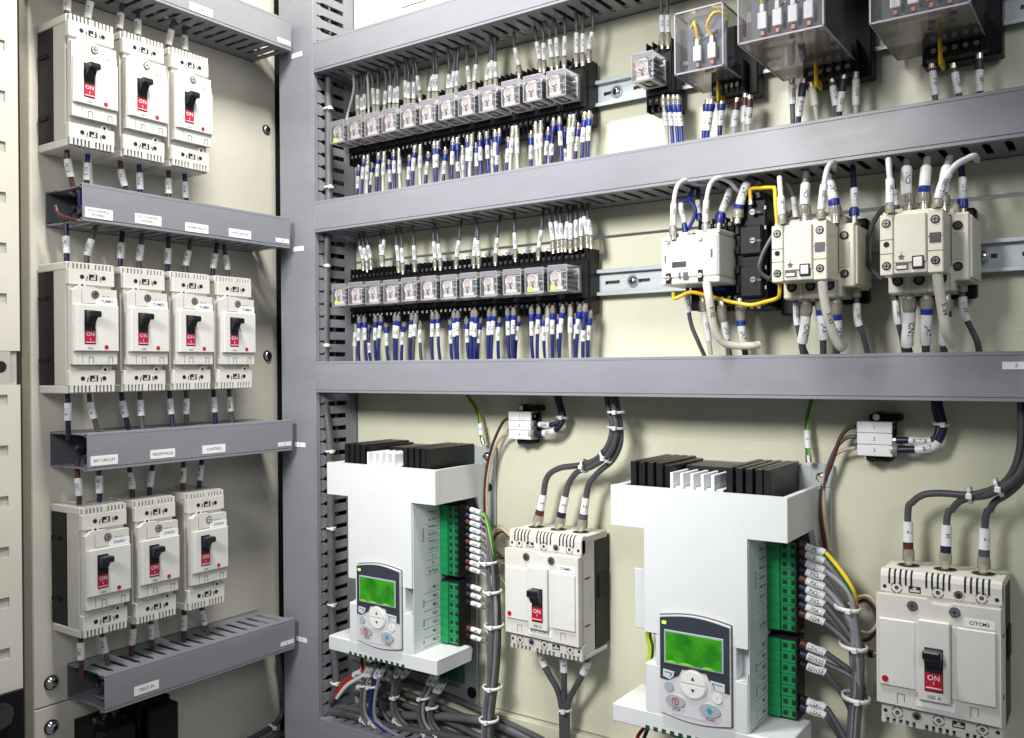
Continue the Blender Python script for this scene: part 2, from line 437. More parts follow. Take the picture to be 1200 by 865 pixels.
# dome headed bolts
def bolt(p, d, r, label, grp):
    p = V(p); d = V(d)
    t = thing('panel_bolt', label, 'bolt', p, 0, grp)
    MB().cyl((0, 0, 0), d*.0025, r*1.18, r*1.1, 20, 'blackm').build('rubber_washer', t)
    MB().dome(d*.0025, d, r, r*.55, 'chrome', 20).build('bolt_head', t)
bolt((XS, .0291, .476) if 0 else (XS, .020, .476), (1, 0, 0), .0085, 'dome headed steel bolt in the side panel above the second duct', 'bolts of the side panel')
bolt((XS, .018, .0076), (1, 0, 0), .0095, 'dome headed steel bolt in the side panel beside the row of four breakers', 'bolts of the side panel')
bolt((XS, -.4345, -.5351), (1, 0, 0), .0105, 'dome headed steel bolt just above the panel seam at lower left', 'bolts of the side panel')
bolt((XS, -.4352, -.6082), (1, 0, 0), .0105, 'dome headed steel bolt just below the panel seam at lower left', 'bolts of the side panel')

# ================================================================== DUCTS
def duct(name, label, loc, rotz, Lx, stickers, horizontal=True, hw=.03, open_side='both'):
    """slotted wiring duct; local x along, -y towards the room"""
    t = thing(name, label, 'wiring duct', loc, rotz, 'grey slotted wiring ducts')
    def bx(b, l0, l1, y0, y1, w0, w1, m, bv=0):
        if horizontal: b.box(l0, l1, y0, y1, w0, w1, m, bv)
        else: b.box(w0, w1, y0, y1, l0, l1, m, bv)
    c = MB()
    bx(c, 0, Lx, -.1150, -.1125, -hw+.0052, hw-.0052, 'duct', .0004)
    for s_ in (-1, 1):
        bx(c, 0, Lx, -.1144, -.1122, s_*(hw-.005), s_*hw, 'duct', .0006)
        bx(c, 0, Lx, -.1122, -.1040, s_*(hw-.0018), s_*hw, 'duct')
    c.build('cover', t)
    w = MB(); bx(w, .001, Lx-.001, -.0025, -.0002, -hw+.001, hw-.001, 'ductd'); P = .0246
    n = int(Lx/P)
    for s_ in (-1, 1):
        a, e = s_*(hw-.0040), s_*(hw-.0019)
        bx(w, .001, Lx-.001, -.030, -.0025, a, e, 'duct')
        for i in range(n+1):
            x0 = i*P+.0045; x1 = min(Lx-.001, (i+1)*P-.0045)
            if x1 <= x0: continue
            bx(w, x0, x1, -.094, -.030, a, e, 'duct')
            bx(w, max(.001, x0-.003), min(Lx-.001, x1+.003), -.1035, -.094, a, e, 'duct')
            # slanted shoulders
            for xa, sg in ((x0, -1), (x1, 1)):
                if horizontal: w.prism([(xa, -.094), (xa+sg*.003, -.094), (xa, -.088)], 'z', a, e, 'duct')
                else: w.prism([(-.094, xa), (-.094, xa+sg*.003), (-.088, xa)], 'x', a, e, 'duct')
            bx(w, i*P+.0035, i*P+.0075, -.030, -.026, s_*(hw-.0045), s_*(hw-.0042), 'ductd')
        bx(w, .0015, Lx-.0015, -.1118, -.1036, s_*(hw-.0062), s_*(hw-.0042), 'duct')
    w.build('slotted_channel', t)
    for (l0, l1, w0, w1, lines, sz) in stickers:
        k = MB(); bx(k, l0, l1, -.1156, -.1151, w0, w1, 'white')
        cx, cz = ((l0+l1)/2, (w0+w1)/2) if horizontal else ((w0+w1)/2, (l0+l1)/2)
        for i, s_ in enumerate(lines):
            dz = ((len(lines)-1)/2-i)*sz*1.15
            k.text(s_, sz, (cx, -.1158, cz+dz), m='inkg')
        k.build('sticker', t)
    return t
zt = [.5858, .275, -.0363, -.731]
lab = ['grey slotted duct across the top above the upper relay row', 'grey slotted duct between the upper relay row and the lower relay row',
       'grey slotted duct between the lower relay row and the white drives', 'dark grey slotted duct at the bottom edge under the left drive']
for i, z in enumerate(zt):
    st = [(1.1755, 1.2055, -.0205+.0363-.0063, .0108+.0363-.0203, ['5'], .006)] if i == 2 else []
    st = [(1.1755, 1.2055, .0085, .0175, ['5'], .006)] if i == 2 else []
    duct('wiring_duct', lab[i], (.001, YB, z), 0, 1.6, st)
zl = [.635, .2458, -.1498, -.5398]; yn = [-.47, -.4382, -.434, -.4087]; yf = [-.011, -.0185, -.0165, -.0148]
def ls(i, items):
    out = []
    for (ya, yb, z, h, lines, sz) in items: out.append((ya-yn[i], yb-yn[i], z-zl[i]-h/2, z-zl[i]+h/2, lines, sz))
    return out
st = [ls(0, [(-.2419, -.1942, .6185, .014, ['VOLTMETER'], .0066), (-.0466, -.0147, .6185, .008, ['2'], .006)]),
      ls(1, [(-.4350, -.3885, .230, .0165, ['DC CONTROL', 'POWER 1'], .0056), (-.3494, -.3007, .2318, .0165, ['DC CONTROL', 'POWER 2'], .0056), (-.2542, -.2072, .2295, .0155, ['ALARM CIRCUIT'], .0055), (-.1632, -.1135, .2305, .0155, ['SYNC CIRCUIT'], .0055), (-.0548, -.0222, .2293, .008, ['13'], .006)]),
      ls(2, [(-.4294, -.3833, -.1640, .0155, ['BAT CIRCUIT'], .0062), (-.3252, -.2783, -.1625, .0150, ['RECEPTACLE'], .0066), (-.2235, -.1748, -.1625, .0150, ['CONTROL'], .0066), (-.0529, -.0210, -.1660, .008, ['3'], .006)]),
      ls(3, [(-.3584, -.3130, -.5505, .0150, ['FIELD 24'], .0072), (-.0507, -.0188, -.5530, .008, ['4'], .006)])]
lab = ['grey slotted duct above the top row of three breakers', 'grey slotted duct with five stickers below the top three breakers',
       'grey slotted duct with three name stickers below the row of four breakers', 'dark grey slotted duct below the bottom row of three breakers']
for i in range(4):
    duct('wiring_duct', lab[i], (XS, yn[i], zl[i]), PI/2, yf[i]-yn[i], st[i])
# the upright duct in the corner, cover 99 mm wide
duct('upright_wiring_duct', 'tall grey upright slotted duct in the corner between both panels', (-.0497, YB, -1.0), 0, 2.0,
     [(zz+1.0-.0045, zz+1.0+.0045, -.0108, .0195, [s_], .006) for zz, s_ in ((.6, '2'), (.2172, '13'), (-.170, '3'), (-.5555, '4'))], horizontal=False, hw=.0492)
# wires packed inside the ducts
def packed(label, x0, x1, ya, yb, z0, z1, axis, n=14):
    b = MB()
    for i in range(n):
        u, w = random.random(), random.random(); m = random.choice(['greyd', 'greyd', 'navy', 'grey', 'navy'])
        pts = []
        for k in range(9):
            f = k/8; jit = lambda: random.uniform(-.006, .006)
            if axis == 'x': pts.append(V((x0+(x1-x0)*f, ya+(yb-ya)*u+jit(), z0+(z1-z0)*w+jit())))
            elif axis == 'y': pts.append(V((x0+(x1-x0)*u+jit(), ya+(yb-ya)*f, z0+(z1-z0)*w+jit())))
            else: pts.append(V((x0+(x1-x0)*u+jit(), ya+(yb-ya)*w+jit(), z0+(z1-z0)*f)))
        b.tube(spline(pts, .02), .0042, m, 6)
    o = b.build('packed_wires', kind='stuff'); prop(o, label, 'wires')
packed('dark wires packed inside the topmost horizontal duct', .02, 1.55, .03, .10, zt[0]-.012, zt[0]+.018, 'x', 26)
packed('dark wires packed inside the duct between the relay rows', .02, 1.55, .03, .10, zt[1]-.010, zt[1]+.014, 'x', 26)
packed('dark wires packed inside the duct above the drives', .02, 1.55, .03, .10, zt[2]-.018, zt[2]+.008, 'x', 26)
packed('dark wires packed inside the bottom duct', .02, 1.2, .03, .10, zt[3]-.018, zt[3]+.008, 'x', 20)
packed('dark wires packed inside the upright corner duct', -.085, -.02, .03, .10, -.95, .95, 'z', 30)
packed('dark wires packed inside the uppermost side duct', -.145, -.07, -.46, -.03, zl[0]-.01, zl[0]+.016, 'y', 18)
packed('dark wires lying in the side duct under the top breakers', -.145, -.07, -.405, -.03, zl[1]-.016, zl[1]+.008, 'y', 14)
packed('dark wires lying in the side duct under the four breakers', -.145, -.07, -.40, -.03, zl[2]-.016, zl[2]+.002, 'y', 14)
packed('dark wires lying in the side duct under the bottom breakers', -.145, -.07, -.375, -.03, zl[3]-.018, zl[3]+.002, 'y', 14)

# ================================================================== SMALL BREAKERS on the side panel
def teeth(b, x0, x1, y, z0, z1, groups, n, m, dep=.006):
    """comb of ribs with open slots between them, along x"""
    gw = (x1-x0)/groups
    for g in range(groups):
        a = x0+g*gw; p = gw/(n+.9)
        xs = a
        for i in range(n):
            s0 = a+p*(i+.72); b.box(xs, s0, y, y+dep, z0, z1, m, .0003); xs = s0+p*.48
        b.box(xs, a+gw, y, y+dep, z0, z1, m, .0003)
def small_breaker():
    t = thing('circuit_breaker', 'x', 'circuit breaker', (0, 0, 0), PI/2)
    W, H, d = .0762, .209, .098
    b = MB().box(.001, W-.001, -.050, 0, .012, .197, 'black', .002)
    b.box(-.0012, .002, -.03, -.004, .05, .056, 'blackm').box(-.0012, .002, -.03, -.004, .15, .156, 'blackm')
    b.build('base', t)
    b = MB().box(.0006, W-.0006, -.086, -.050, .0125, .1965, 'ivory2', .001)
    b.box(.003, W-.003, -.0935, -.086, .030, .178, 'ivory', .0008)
    b.build('body', t)
    for top in (1, 0):
        z = lambda v: H-v if top else v
        b = MB()
        b.box(0, W, -.090, -.004, z(0), z(.0125), 'ivory', .0012)
        b.box(0, W, -d, -.086, z(.0115), z(.0365), 'ivory', .0010)
        teeth(b, .0015, W-.0015, -d, z(.0015), z(.0122), 2, 5, 'ivory')
        b.box(.002, W-.002, -.0925, -.0905, z(.0018), z(.0116), 'dark')  # dark backing that paints the shade of the slots between the teeth
        xs = (.021, .057); zz = z(.0235)
        for x in xs: b.cyl((x, -d-.0003, zz), (x, -d+.002, zz), .0036, m='dark', n=12)
        b.box(.0325, .0465, -d-.0002, -d+.001, zz-.0048, zz+.0048, 'dark').box(.0355, .0435, -d-.0005, -d, zz-.0038, zz-.0005, 'ivory2').box(.0405, .0435, -d-.0005, -d, zz, zz+.004, 'ivory2')
        for x, sg in ((.028, 1), (.0515, -1)):
            b.box(x, x+.0014, -d-.0002, -d, zz-.006, zz-.001, 'dark'); b.box(x+.001*sg, x+.001*sg+.0014, -d-.0002, -d, zz-.002, zz+.002, 'dark')
        ex = .021 if top else .058
        b.cyl((ex, -d-.0006, z(.0375)), (ex, -.09, z(.0375)), .0055, m='ivory', n=16).cyl((ex, -d-.0009, z(.0375)), (ex, -d, z(.0375)), .0025, m='dark', n=10)
        b.build('terminal_cover', t)
    b = MB()
    b.prism([(.001, .046), (W-.0005, .046), (W-.0005, .167), (.044, .167), (.036, .1705), (.012, .1705), (.004, .164), (.001, .164)], 'y', -.1045, -.093, 'ivory')
    b.box(.0055, W+.0002, -.1092, -.1045, .0670, .1415, 'ivory3', .0012)
    b.box(.002, .0055, -.1072, -.1045, .0670, .1405, 'ivory', .0004)
    # outline of the upper flap and the two lower latches
    for (x0, x1, z0, z1) in ((.0165, .017, .143, .165), (.017, .044, .1432, .1437), (.017, .0175, .048, .063)):
        b.box(x0, x1, -.1048, -.1044, z0, z1, 'inkg')
    for x in (.0275, .0605):
        b.box(x, x+.0075, -.1049, -.1044, .0575, .0582, 'inkg'); b.box(x, x+.0007, -.1049, -.1044, .048, .0575, 'inkg'); b.box(x+.0068, x+.0075, -.1049, -.1044, .048, .0575, 'inkg')
    b.box(.050, .056, -.1048, -.1044, .1555, .1562, 'inkg').box(.059, .063, -.1048, -.1044, .1555, .1562, 'inkg')
    b.text('100A', .0045, (.0275, -.1094, .0715), m='inkg')
    b.build('front_plate', t)
    b = MB().cyl((.0385, -.1043, .158), (.0385, -.1058, .158), .0062, m='inkg', n=18).cyl((.0385, -.1055, .158), (.0385, -.1064, .158), .0047, m='chrome', n=18)
    b.box(.0349, .0421, -.1067, -.1062, .1575, .1585, 'dark').box(.038, .039, -.1067, -.1062, .1544, .1616, 'dark'); b.build('screw', t)
    b = MB().box(.0180, .0362, -.1096, -.1090, .0782, .1322, 'dark').box(.0186, .0356, -.1101, -.1096, .0795, .0995, 'red')
    b.text('ON', .0088, (.0271, -.1104, .0937), m='white').box(.0267, .0275, -.1104, -.1101, .0842, .0880, 'white').box(.0194, .0348, -.1104, -.1101, .0808, .0818, 'white')
    b.build('switch_window', t)
    b = MB()
    b.prism([(-.1098, .108), (-.1140, .112), (-.1205, .121), (-.1205, .123), (-.1100, .123)], 'x', .0200, .0342, 'navyk')
    b.box(.0172, .0372, -.1285, -.1140, .1205, .1305, 'navyk', .0022)
    b.build('toggle', t)
    MB().cyl((.0545, -.1090, .0738), (.0545, -.1101, .0738), .0036, .0032, 16, 'redb').build('test_button', t)
    return t
proto = small_breaker()
pt = tree(proto)
rows = [('top', .3355, [-.4495, -.3575, -.2670]), ('middle', -.0565, [-.4520, -.3595, -.2680, -.1755]), ('bottom', -.4478, [-.4340, -.3425, -.2415])]
txts = [['CNA41', 'CNA42', 'CNA43'], ['TUMB1', 'TUMB2', 'TUMB3', 'TUMB4'], ['CNA51', 'CNA52', 'CNA53']]
ordn = {3: ['nearest', 'middle', 'farthest'], 4: ['nearest', 'second', 'third', 'farthest']}
first = True
for ri, (rn, z, ys) in enumerate(rows):
    for i, y in enumerate(ys):
        lb = '%s breaker with red ON window in the %s row of %s on the side panel' % (ordn[len(ys)][i], rn, {3: 'three', 4: 'four'}[len(ys)])
        if first: o = proto; o.location = (XS, y, z); o['label'] = lb; first = False
        else: o = dup(pt, (XS, y, z), lb)
        o['group'] = 'small circuit breakers on the side panel'
        k = MB().box(.0405, .0762, -.1051, -.1044, .1420, .1530, 'white').text(txts[ri][i], .0068, (.0585, -.1054, .1475), m='inkg')
        k.build('name_sticker', o)
# their wires
W_ = []
def bw(y, z0, z1, col, rn, i, j, up, dx=0, dy=0, X=-.105):
    """wire between a breaker terminal (z0) and a duct (z1)"""
    p = [(X, y, z0), (X+.001, y+dy*.15, z0+(z1-z0)*.35), (X+dx*.6, y+dy*.6, z0+(z1-z0)*.7), (X+dx, y+dy, z1)]
    L = abs(z1-z0)
    side = {0: 'left', 1: 'right'}[j]
    return wire('wire', '%s wire with white marker %s the %s breaker in the %s row, %s-hand one' % ({'brown': 'brown', 'navy': 'navy blue', 'blue': 'dark blue', 'greyd': 'grey'}[col], 'above' if up else 'below', i, rn, side),
        'wire', p, .0042, col, 'wires of the side panel breakers', [('sleeve', L*.30, L*.30+.028, random.choice(['L1', 'N1', 'P24', 'L2', 'N2'])+str(random.randint(1, 9)))])
cols = [[('greyd', 'greyd'), ('brown', 'blue')], [('navy', 'greyd'), ('navy', 'greyd')], [('brown', 'navy'), ('brown', 'greyd')]]
for ri, (rn, z, ys) in enumerate(rows):
    for i, y in enumerate(ys):
        nm = ordn[len(ys)][i]
        for j, yy in enumerate((.018, .052)):
            up = zl[ri]-.018; dn = zl[ri+1]+.018
            bw(y+yy+random.uniform(-.002, .002), z+.200, up, cols[ri][0][j], rn, nm, j, True, random.uniform(-.01, .012), random.uniform(-.004, .016) if j or ri else .012)
            bw(y+yy+random.uniform(-.002, .002), z+.010, dn, cols[ri][1][j], rn, nm, j, False, random.uniform(-.01, .012), random.uniform(-.004, .016))
# brown and blue wires curling into the open end of the second duct
wire('wire', 'long brown wire dipping into the open end of the duct under the top breakers', 'wire', [(-.115, -.446, .245), (-.108, -.445, .232), (-.085, -.438, .222), (-.065, -.425, .219)], .0034, 'brown', 'wires of the side panel breakers')
wire('wire', 'dark blue wire dipping into the open end of the duct under the top breakers', 'wire', [(-.078, -.425, .270), (-.080, -.424, .245), (-.072, -.41, .232), (-.07, -.37, .228)], .0034, 'blue', 'wires of the side panel breakers')
# black contactors half hidden under the lowest side duct
def small_black(y, z, label):
    t = thing('black_contactor', label, 'contactor', (XS, y, z), PI/2, 'black contactors under the lowest side duct')
    MB().box(0, .062, -.060, 0, -.14, 0, 'blackm', .002).build('base', t)
    b = MB().box(.002, .060, -.088, -.060, -.13, -.006, 'black', .003)
    for i in range(7): b.box(.006+i*.0074, .010+i*.0074, -.0885, -.086, -.10, -.012, 'blackm', .0004)
    b.build('body', t)
    b = MB()
    for x in (.014, .031, .048): b.cyl((x, -.04, 0), (x, -.04, .004), .004, m='chrome', n=10)
    b.build('terminal', t)
small_black(-.3975, -.607, 'black contactor half hidden below the lowest side duct, nearer one')
small_black(-.3160, -.597, 'black contactor half hidden below the lowest side duct, farther one')
for y, c, nm in ((-.372, 'navy', 'nearer'), (-.292, 'greyd', 'farther')):
    wire('wire', '%s wire from the lowest side duct down to the %s black contactor' % ({'navy': 'navy', 'greyd': 'grey'}[c], nm), 'wire', [(-.118, y, -.60), (-.117, y, -.585), (-.112, y, -.568)], .0034, c, 'wires of the black contactors', [('sleeve', .006, .022, 'N4')])
# dark cable curving across the bottom of the side panel
wire('power_cable', 'dark cable curving along the side panel into the corner at the bottom', 'cable', [at(*q, -.147, 'x') for q in ((280, 874), (292, 867), (305, 860), (318, 852), (328, 842), (332, 828), (330, 800), (325, 765))], .006, 'greyd')
wire('power_cable', 'second dark cable entering the upright duct near the bottom', 'cable', [at(*q, -.147, 'x') for q in ((296, 880), (312, 868), (325, 860), (336, 855))]+[(-.11, .05, -.645)], .006, 'grey')
tie(at(318, 852, -.147, 'x'), (0, .8, .6), .0085, 'white cable tie round the dark cable at the bottom of the side panel', hd=(1, 0, 0))

q = at(470, 9, YB-.001)
t = thing('paper_card', 'white paper card taped to the back panel above the top duct', 'card', q)
MB().box(0, .065, -.0015, 0, 0, .05, 'white').box(.012, .060, -.0018, -.0016, .010, .0125, 'inkg').box(.038, .060, -.0018, -.0016, .018, .022, 'inkg').build('card_sheet', t)
# ================================================================== DIN RAILS
def rail(label, z, x0, x1):
    t = thing('mounting_rail', label, 'rail', (x0, YB, z), 0, 'steel mounting rails')
    L = x1-x0; h = .0218
    b = MB(); xs = 0.0; n = int(L/.055)
    for i in range(n):                       # web with slots
        a = i*.055+.014; e = a+.027
        b.box(xs, a, -.009, -.007, -.0155, .0155, 'zinc')
        for z0, z1 in ((-.0155, -.0030), (.0030, .0155)): b.box(a, e, -.009, -.007, z0, z1, 'zinc')
        b.box(a, e, -.0092, -.0088, .0024, .0031, 'gun'); xs = e
    b.box(xs, L, -.009, -.007, -.0155, .0155, 'zinc')
    for s_ in (-1, 1):
        b.box(0, L, -.0175, -.007, s_*.0155, s_*.0170, 'zinc', .0004)
        b.box(0, L, -.0190, -.0172, s_*.0155, s_*h, 'zinc', .0006)
    b.build('rail_profile', t); return t
zr = [.4335, .1190]
rail('zinc plated mounting rail of the upper relay row', zr[0], .02, 1.6)
rail('zinc plated mounting rail of the lower relay row', zr[1], .02, 1.6)
def rail_screw(px, py, z, label):
    p = at(px, py, YB-.009); p.z = z
    t = thing('rail_screw', label, 'screw', p, 0, 'screws of the mounting rails')
    MB().cyl((0, 0, 0), (0, -.0015, 0), .0105, m='steel', n=20).build('washer', t)
    b = MB().dome((0, -.0015, 0), (0, -1, 0), .0075, .004, 'chrome', 16); b.box(-.0045, .0045, -.0062, -.005, -.0006, .0006, 'dark').box(-.0006, .0006, -.0062, -.005, -.0045, .0045, 'dark'); b.build('screw_head', t)
rail_screw(723, 107, zr[0], 'cross head screw on the upper rail right of the relay row')
rail_screw(742, 326, zr[1]+.0, 'cross head screw on the lower rail between relays and white contactor')
rail_screw(1151, 299, zr[1], 'cross head screw on the lower rail at the right of the last contactor')
# label strip behind the lower relays
b = MB()
t = thing('label_strip', 'cream label strip with small name labels behind the lower relay row', 'label strip', (.03, YB-.0002, .182))
MB().box(0, .54, -.002, 0, -.006, .012, 'panel').build('strip', t)
for i in range(11):
    MB().box(.020+i*.0455, .045+i*.0455, -.0028, -.0021, -.001, .008, 'white').text('RY%d' % (i+1), .0065, (.0325+i*.0455, -.0030, .0035), m='inkg').build('name_label', t)

# ================================================================== RELAYS
zc = [.4340, .1215]; X0, PX = .0405, .04475
def relay(single=False):
    t = thing('plug_in_relay', 'x', 'relay', (0, 0, 0), 0)
    w = .0405
    b = MB(); b.box(-.0035, w, -.034, 0, -.0535, .0535, 'black', .0015)
    b.box(-.0035, w, -.050, -.034, -.030, .033, 'black', .001)
    b.box(-.0035, w, -.043, -.034, -.043, .0445, 'black', .001)
    for i in range(5): b.box(-.0035+i*.0105, -.0025+i*.0105, -.047, -.030, .034, .0540, 'blackm').box(-.0035+i*.0105, -.0025+i*.0105, -.047, -.030, -.0535, -.031, 'blackm')
    for i in range(4):
        x = .0025+i*.0105
        for y, z in ((-.0440, .040), (-.0350, .0495), (-.0440, -.0375), (-.0350, -.0488)):
            b.cyl((x, y+.0005, z), (x, y-.0018, z), .0026, m='chrome', n=8).box(x-.0022, x+.0022, y-.0022, y-.0017, z-.0004, z+.0004, 'dark')
    b.build('socket', t)
    # the relay itself under a clear cover
    y0, y1, z0, z1 = -.0985, -.0515, -.0205, .0205; W = .0352
    b = MB().box(.002, W-.002, -.056, -.0505, z0+.002, z1-.002, 'relw')
    b.box(.0025, .0245, -.0945, -.056, z0+.0022, z0+.0085, 'relw', .001).box(.002, W-.002, -.093, -.056, z0+.0012, z0+.0022, 'relw').box(.006, W-.006, -.088, -.062, z0+.0008, z0+.0013, 'inkg').box(.011, W-.011, -.082, -.068, z0+.0005, z0+.0009, 'pink'); b.box(.004, W-.004, -.088, -.060, z1-.0075, z1-.0045, 'relw')
    b.build('relay_base', t)
    b = MB().cyl((.0125, -.0945, .0015), (.0125, -.060, .0015), .0103, m='pink', n=22)
    b.ring((.0125, -.0945, .0015), (0, 1, 0), .0088, .0016, 'relw', 22).cyl((.0125, -.0957, .0015), (.0125, -.0945, .0015), .0052, m='pink', n=14).box(.0215, .0240, -.095, -.062, .004, .016, 'chrome').box(.0245, .034, -.0935, -.0915, .0095, .0115, 'relw').box(.0245, .034, -.0935, -.0915, -.003, -.001, 'bluel').box(.0025, .0245, -.0945, -.061, -.0135, -.001, 'pink', .001)
    b.box(.0120, .0152, -.0966, -.0946, -.0130, -.0035, 'inkg').box(.0225, .0245, -.0965, -.062, -.010, .012, 'relw'); b.build('coil', t)
    b = MB()
    for i in range(4):
        z = -.011+i*.0075
        b.box(.0245, .0315, -.089, -.058, z, z+.0012, 'bluel' if i % 2 else 'steel').box(.026, .0285, -.0905, -.088, z-.0012, z+.003, 'brass')
    b.box(.0235, .0325, -.088, -.057, z0+.002, -.0135, 'blackm').box(.0235, .0245, -.09, -.058, -.012, .015, 'blackm'); b.build('contact_set', t)
    b = MB().box(0, W, y0, y1, z0, z1, 'clear')
    e = .0005
    for x in (0, W):
        for z in (z0, z1): b.box(x-e, x+e, y0-e, y1, z-e, z+e, 'edge')
        b.box(x-e, x+e, y0-e, y0+e, z0, z1, 'edge')
    for z in (z0, z1): b.box(0, W, y0-e, y0+e, z-e, z+e, 'edge')
    b.box(.001, W-.001, y0-.0003, y0-.0002, z1-.0085, z1-.0010, 'head')
    for q in ((.001, W-.001, y0, y0+.006), (.001, W-.001, y1-.010, y1-.004), (.001, .008, y0+.006, y1-.010), (W-.008, W-.001, y0+.006, y1-.010)): b.box(q[0], q[1], q[2], q[3], z0-.0012, z0-.0008, 'relw')  # white frame set outside the cover's underside to catch light
    b.box(.013, W-.013, y0+.014, y1-.018, z0-.0012, z0-.0008, 'pink')
    b.build('clear_cover', t)
    return t
rp = relay(); rt = tree(rp); first = True
on12 = ['first', 'second', 'third', 'fourth', 'fifth', 'sixth', 'seventh', 'eighth', 'ninth', 'tenth', 'eleventh', 'twelfth']
for r, rn in ((0, 'upper'), (1, 'lower')):
    for i in range(12):
        lb = '%s clear-covered relay from the left in the %s relay row' % (on12[i], rn)
        loc = (X0+i*PX, .107, zc[r])
        if first: o = rp; o.location = loc; o['label'] = lb; first = False
        else: o = dup(rt, loc, lb)
        o['group'] = 'clear covered relays in their black sockets'
        for ch in kids(o):
            if ch.name.startswith('coil'): ch.rotation_euler = (0, random.uniform(-.05, .05), 0); ch.scale = (random.uniform(.92, 1.0), 1, random.uniform(.90, 1.0))
            if ch.name.startswith('clear_cover'): ch.rotation_euler = (random.uniform(-.012, .012), 0, random.uniform(-.02, .02))
        if (r == 0 and i == 0) or (r == 1 and i in (0, 10, 11)):
            MB().box(.0035, .0135, -.0965, -.0955, -.0185, -.011, 'led').build('lamp', o)
o = dup(rt, (.7235-.0352, .107, .4290), 'single clear-covered relay standing alone left of the clear timer boxes')
o['group'] = 'clear covered relays in their black sockets'
# ---- wires above and below the relays
def relay_wire_top(row, k, xb, xm, mt, mb, col, wherex):
    zt_ = (zt[0], zt[1])[row]-.026
    a = at(xb, mb, .062); c = at(xm, mt, .062)
    d = (c-a); top = V((c.x+d.x*.5+random.uniform(-.004, .004), .062+random.uniform(-.012, .008), zt_))
    tz = a.z-.022
    st = V((a.x-d.x*.12, .062, tz))
    pts = [st, V((a.x, .062, a.z)), V((c.x, .062, c.z)), V((c.x+d.x*.35, .062, c.z+(zt_-c.z)*.5)), top]
    L = (a-st).length; LL = (c-a).length
    return wire('wire', '%s marked wire above the %s relay row, %s' % ({'greyd': 'dark grey', 'pale': 'pale', 'grey': 'grey'}[col], ('upper', 'lower')[row], wherex),
         'wire', pts, .0028, col, 'marked wires above the relay rows', [('boot', .004, L-.002), ('lug', -.0 if 0 else .0, .007)]+([('sleeve', L, L+LL, random.choice(['12', '24', 'N', 'K', 'P'])+str(random.randint(1, 99))+random.choice('ABXY'))] if col != 'pale' else []), step=.006, pitch=.007)
def place_words(row, xs, i):
    x = at(xs[i], 120 if row == 0 else 300, .062).x
    k = int(max(0, min(11, round((x-X0-.017)/PX))))
    same = [j for j in range(len(xs)) if int(max(0, min(11, round((at(xs[j], 120 if row == 0 else 300, .062).x-X0-.017)/PX)))) == k]
    q = same.index(i); n = len(same)
    nw = ['', 'one', 'two', 'three', 'four', 'five', 'six', 'seven', 'eight'][n]
    return ('at the %s relay' % on12[k]) if n == 1 else '%s of %s at the %s relay' % (on12[q], nw, on12[k])
T0 = [(407, 413, 113, 137, 'pale'), (419.5, 419, 112, 128, 'grey'), (424, 424, 115, 130, 'greyd'), (427.4, 427, 111, 129, 'greyd'), (432.5, 431, 95, 131, 'pale'), (438.5, 437, 104, 123, 'grey'), (443, 443, 105, 123, 'greyd'), (451, 452, 107, 123, 'greyd'), (457, 457.5, 101, 121, 'greyd'), (462, 463, 104, 121, 'greyd'), (466, 466, 102, 121, 'greyd'), (475.5, 475, 95, 115, 'greyd'), (479, 479, 97, 116, 'greyd'), (485, 485, 96.6, 116, 'greyd'), (492, 489, 89.6, 106.8, 'greyd'), (503, 507, 90, 107, 'greyd'), (508.5, 508.5, 88, 107, 'greyd'), (512, 512, 88, 107, 'greyd'), (525, 526, 87.5, 104, 'greyd'), (529, 532, 84, 103, 'greyd'), (535, 536, 83.6, 101.5, 'greyd'), (550, 548, 78, 97, 'greyd'), (556, 558, 76, 95, 'greyd'), (570, 573.5, 74, 94, 'greyd'), (575, 576.5, 71.5, 92.5, 'greyd'), (581, 580.5, 73, 91, 'greyd'), (608, 603.5, 57, 77, 'greyd'), (632.5, 629, 50, 70, 'greyd'), (637.5, 637, 51, 71, 'greyd'), (646.5, 644.5, 47, 68, 'greyd'), (653, 652, 45, 67, 'greyd'), (661.5, 662, 43, 66, 'greyd'), (675.8, 675.6, 39, 63, 'greyd'), (683, 683, 40, 62, 'greyd'), (690.5, 694, 38, 58, 'greyd')]
T1 = [(425.5, 422, 289, 304, 'greyd'), (430, 426.5, 291, 306, 'greyd'), (434.5, 431, 288, 303, 'greyd'), (446.8, 446, 287, 299, 'greyd'), (448.5, 450, 281, 299, 'greyd'), (467, 465, 288, 306, 'greyd'), (472, 471, 291, 308, 'greyd'), (486, 485, 288, 305, 'greyd'), (510, 508.5, 283.5, 303, 'greyd'), (516, 513.5, 286, 303, 'greyd'), (535, 538, 282, 301, 'greyd'), (555.5, 557.5, 279, 300, 'greyd'), (561, 560, 282, 300, 'greyd'), (581, 583, 279, 297, 'greyd'), (604, 603, 273, 292, 'greyd'), (631.5, 634.5, 270, 290, 'greyd'), (648, 645, 261, 282, 'greyd'), (654, 651.5, 260, 281, 'greyd'), (658.5, 657, 262, 280, 'greyd'), (663, 665, 260, 280, 'greyd'), (668.6, 669, 262, 281, 'greyd'), (675, 675, 258, 279, 'greyd'), (681, 681, 256, 277, 'greyd'), (688, 684.5, 254, 275, 'greyd'), (692.5, 689.5, 258, 276, 'greyd')]
for row, T in ((0, T0), (1, T1)):
    for i, (xb, xm, mt, mb, c) in enumerate(T):
        relay_wire_top(row, i, xb, xm, mt, mb, c, place_words(row, [q[0] for q in T], i))
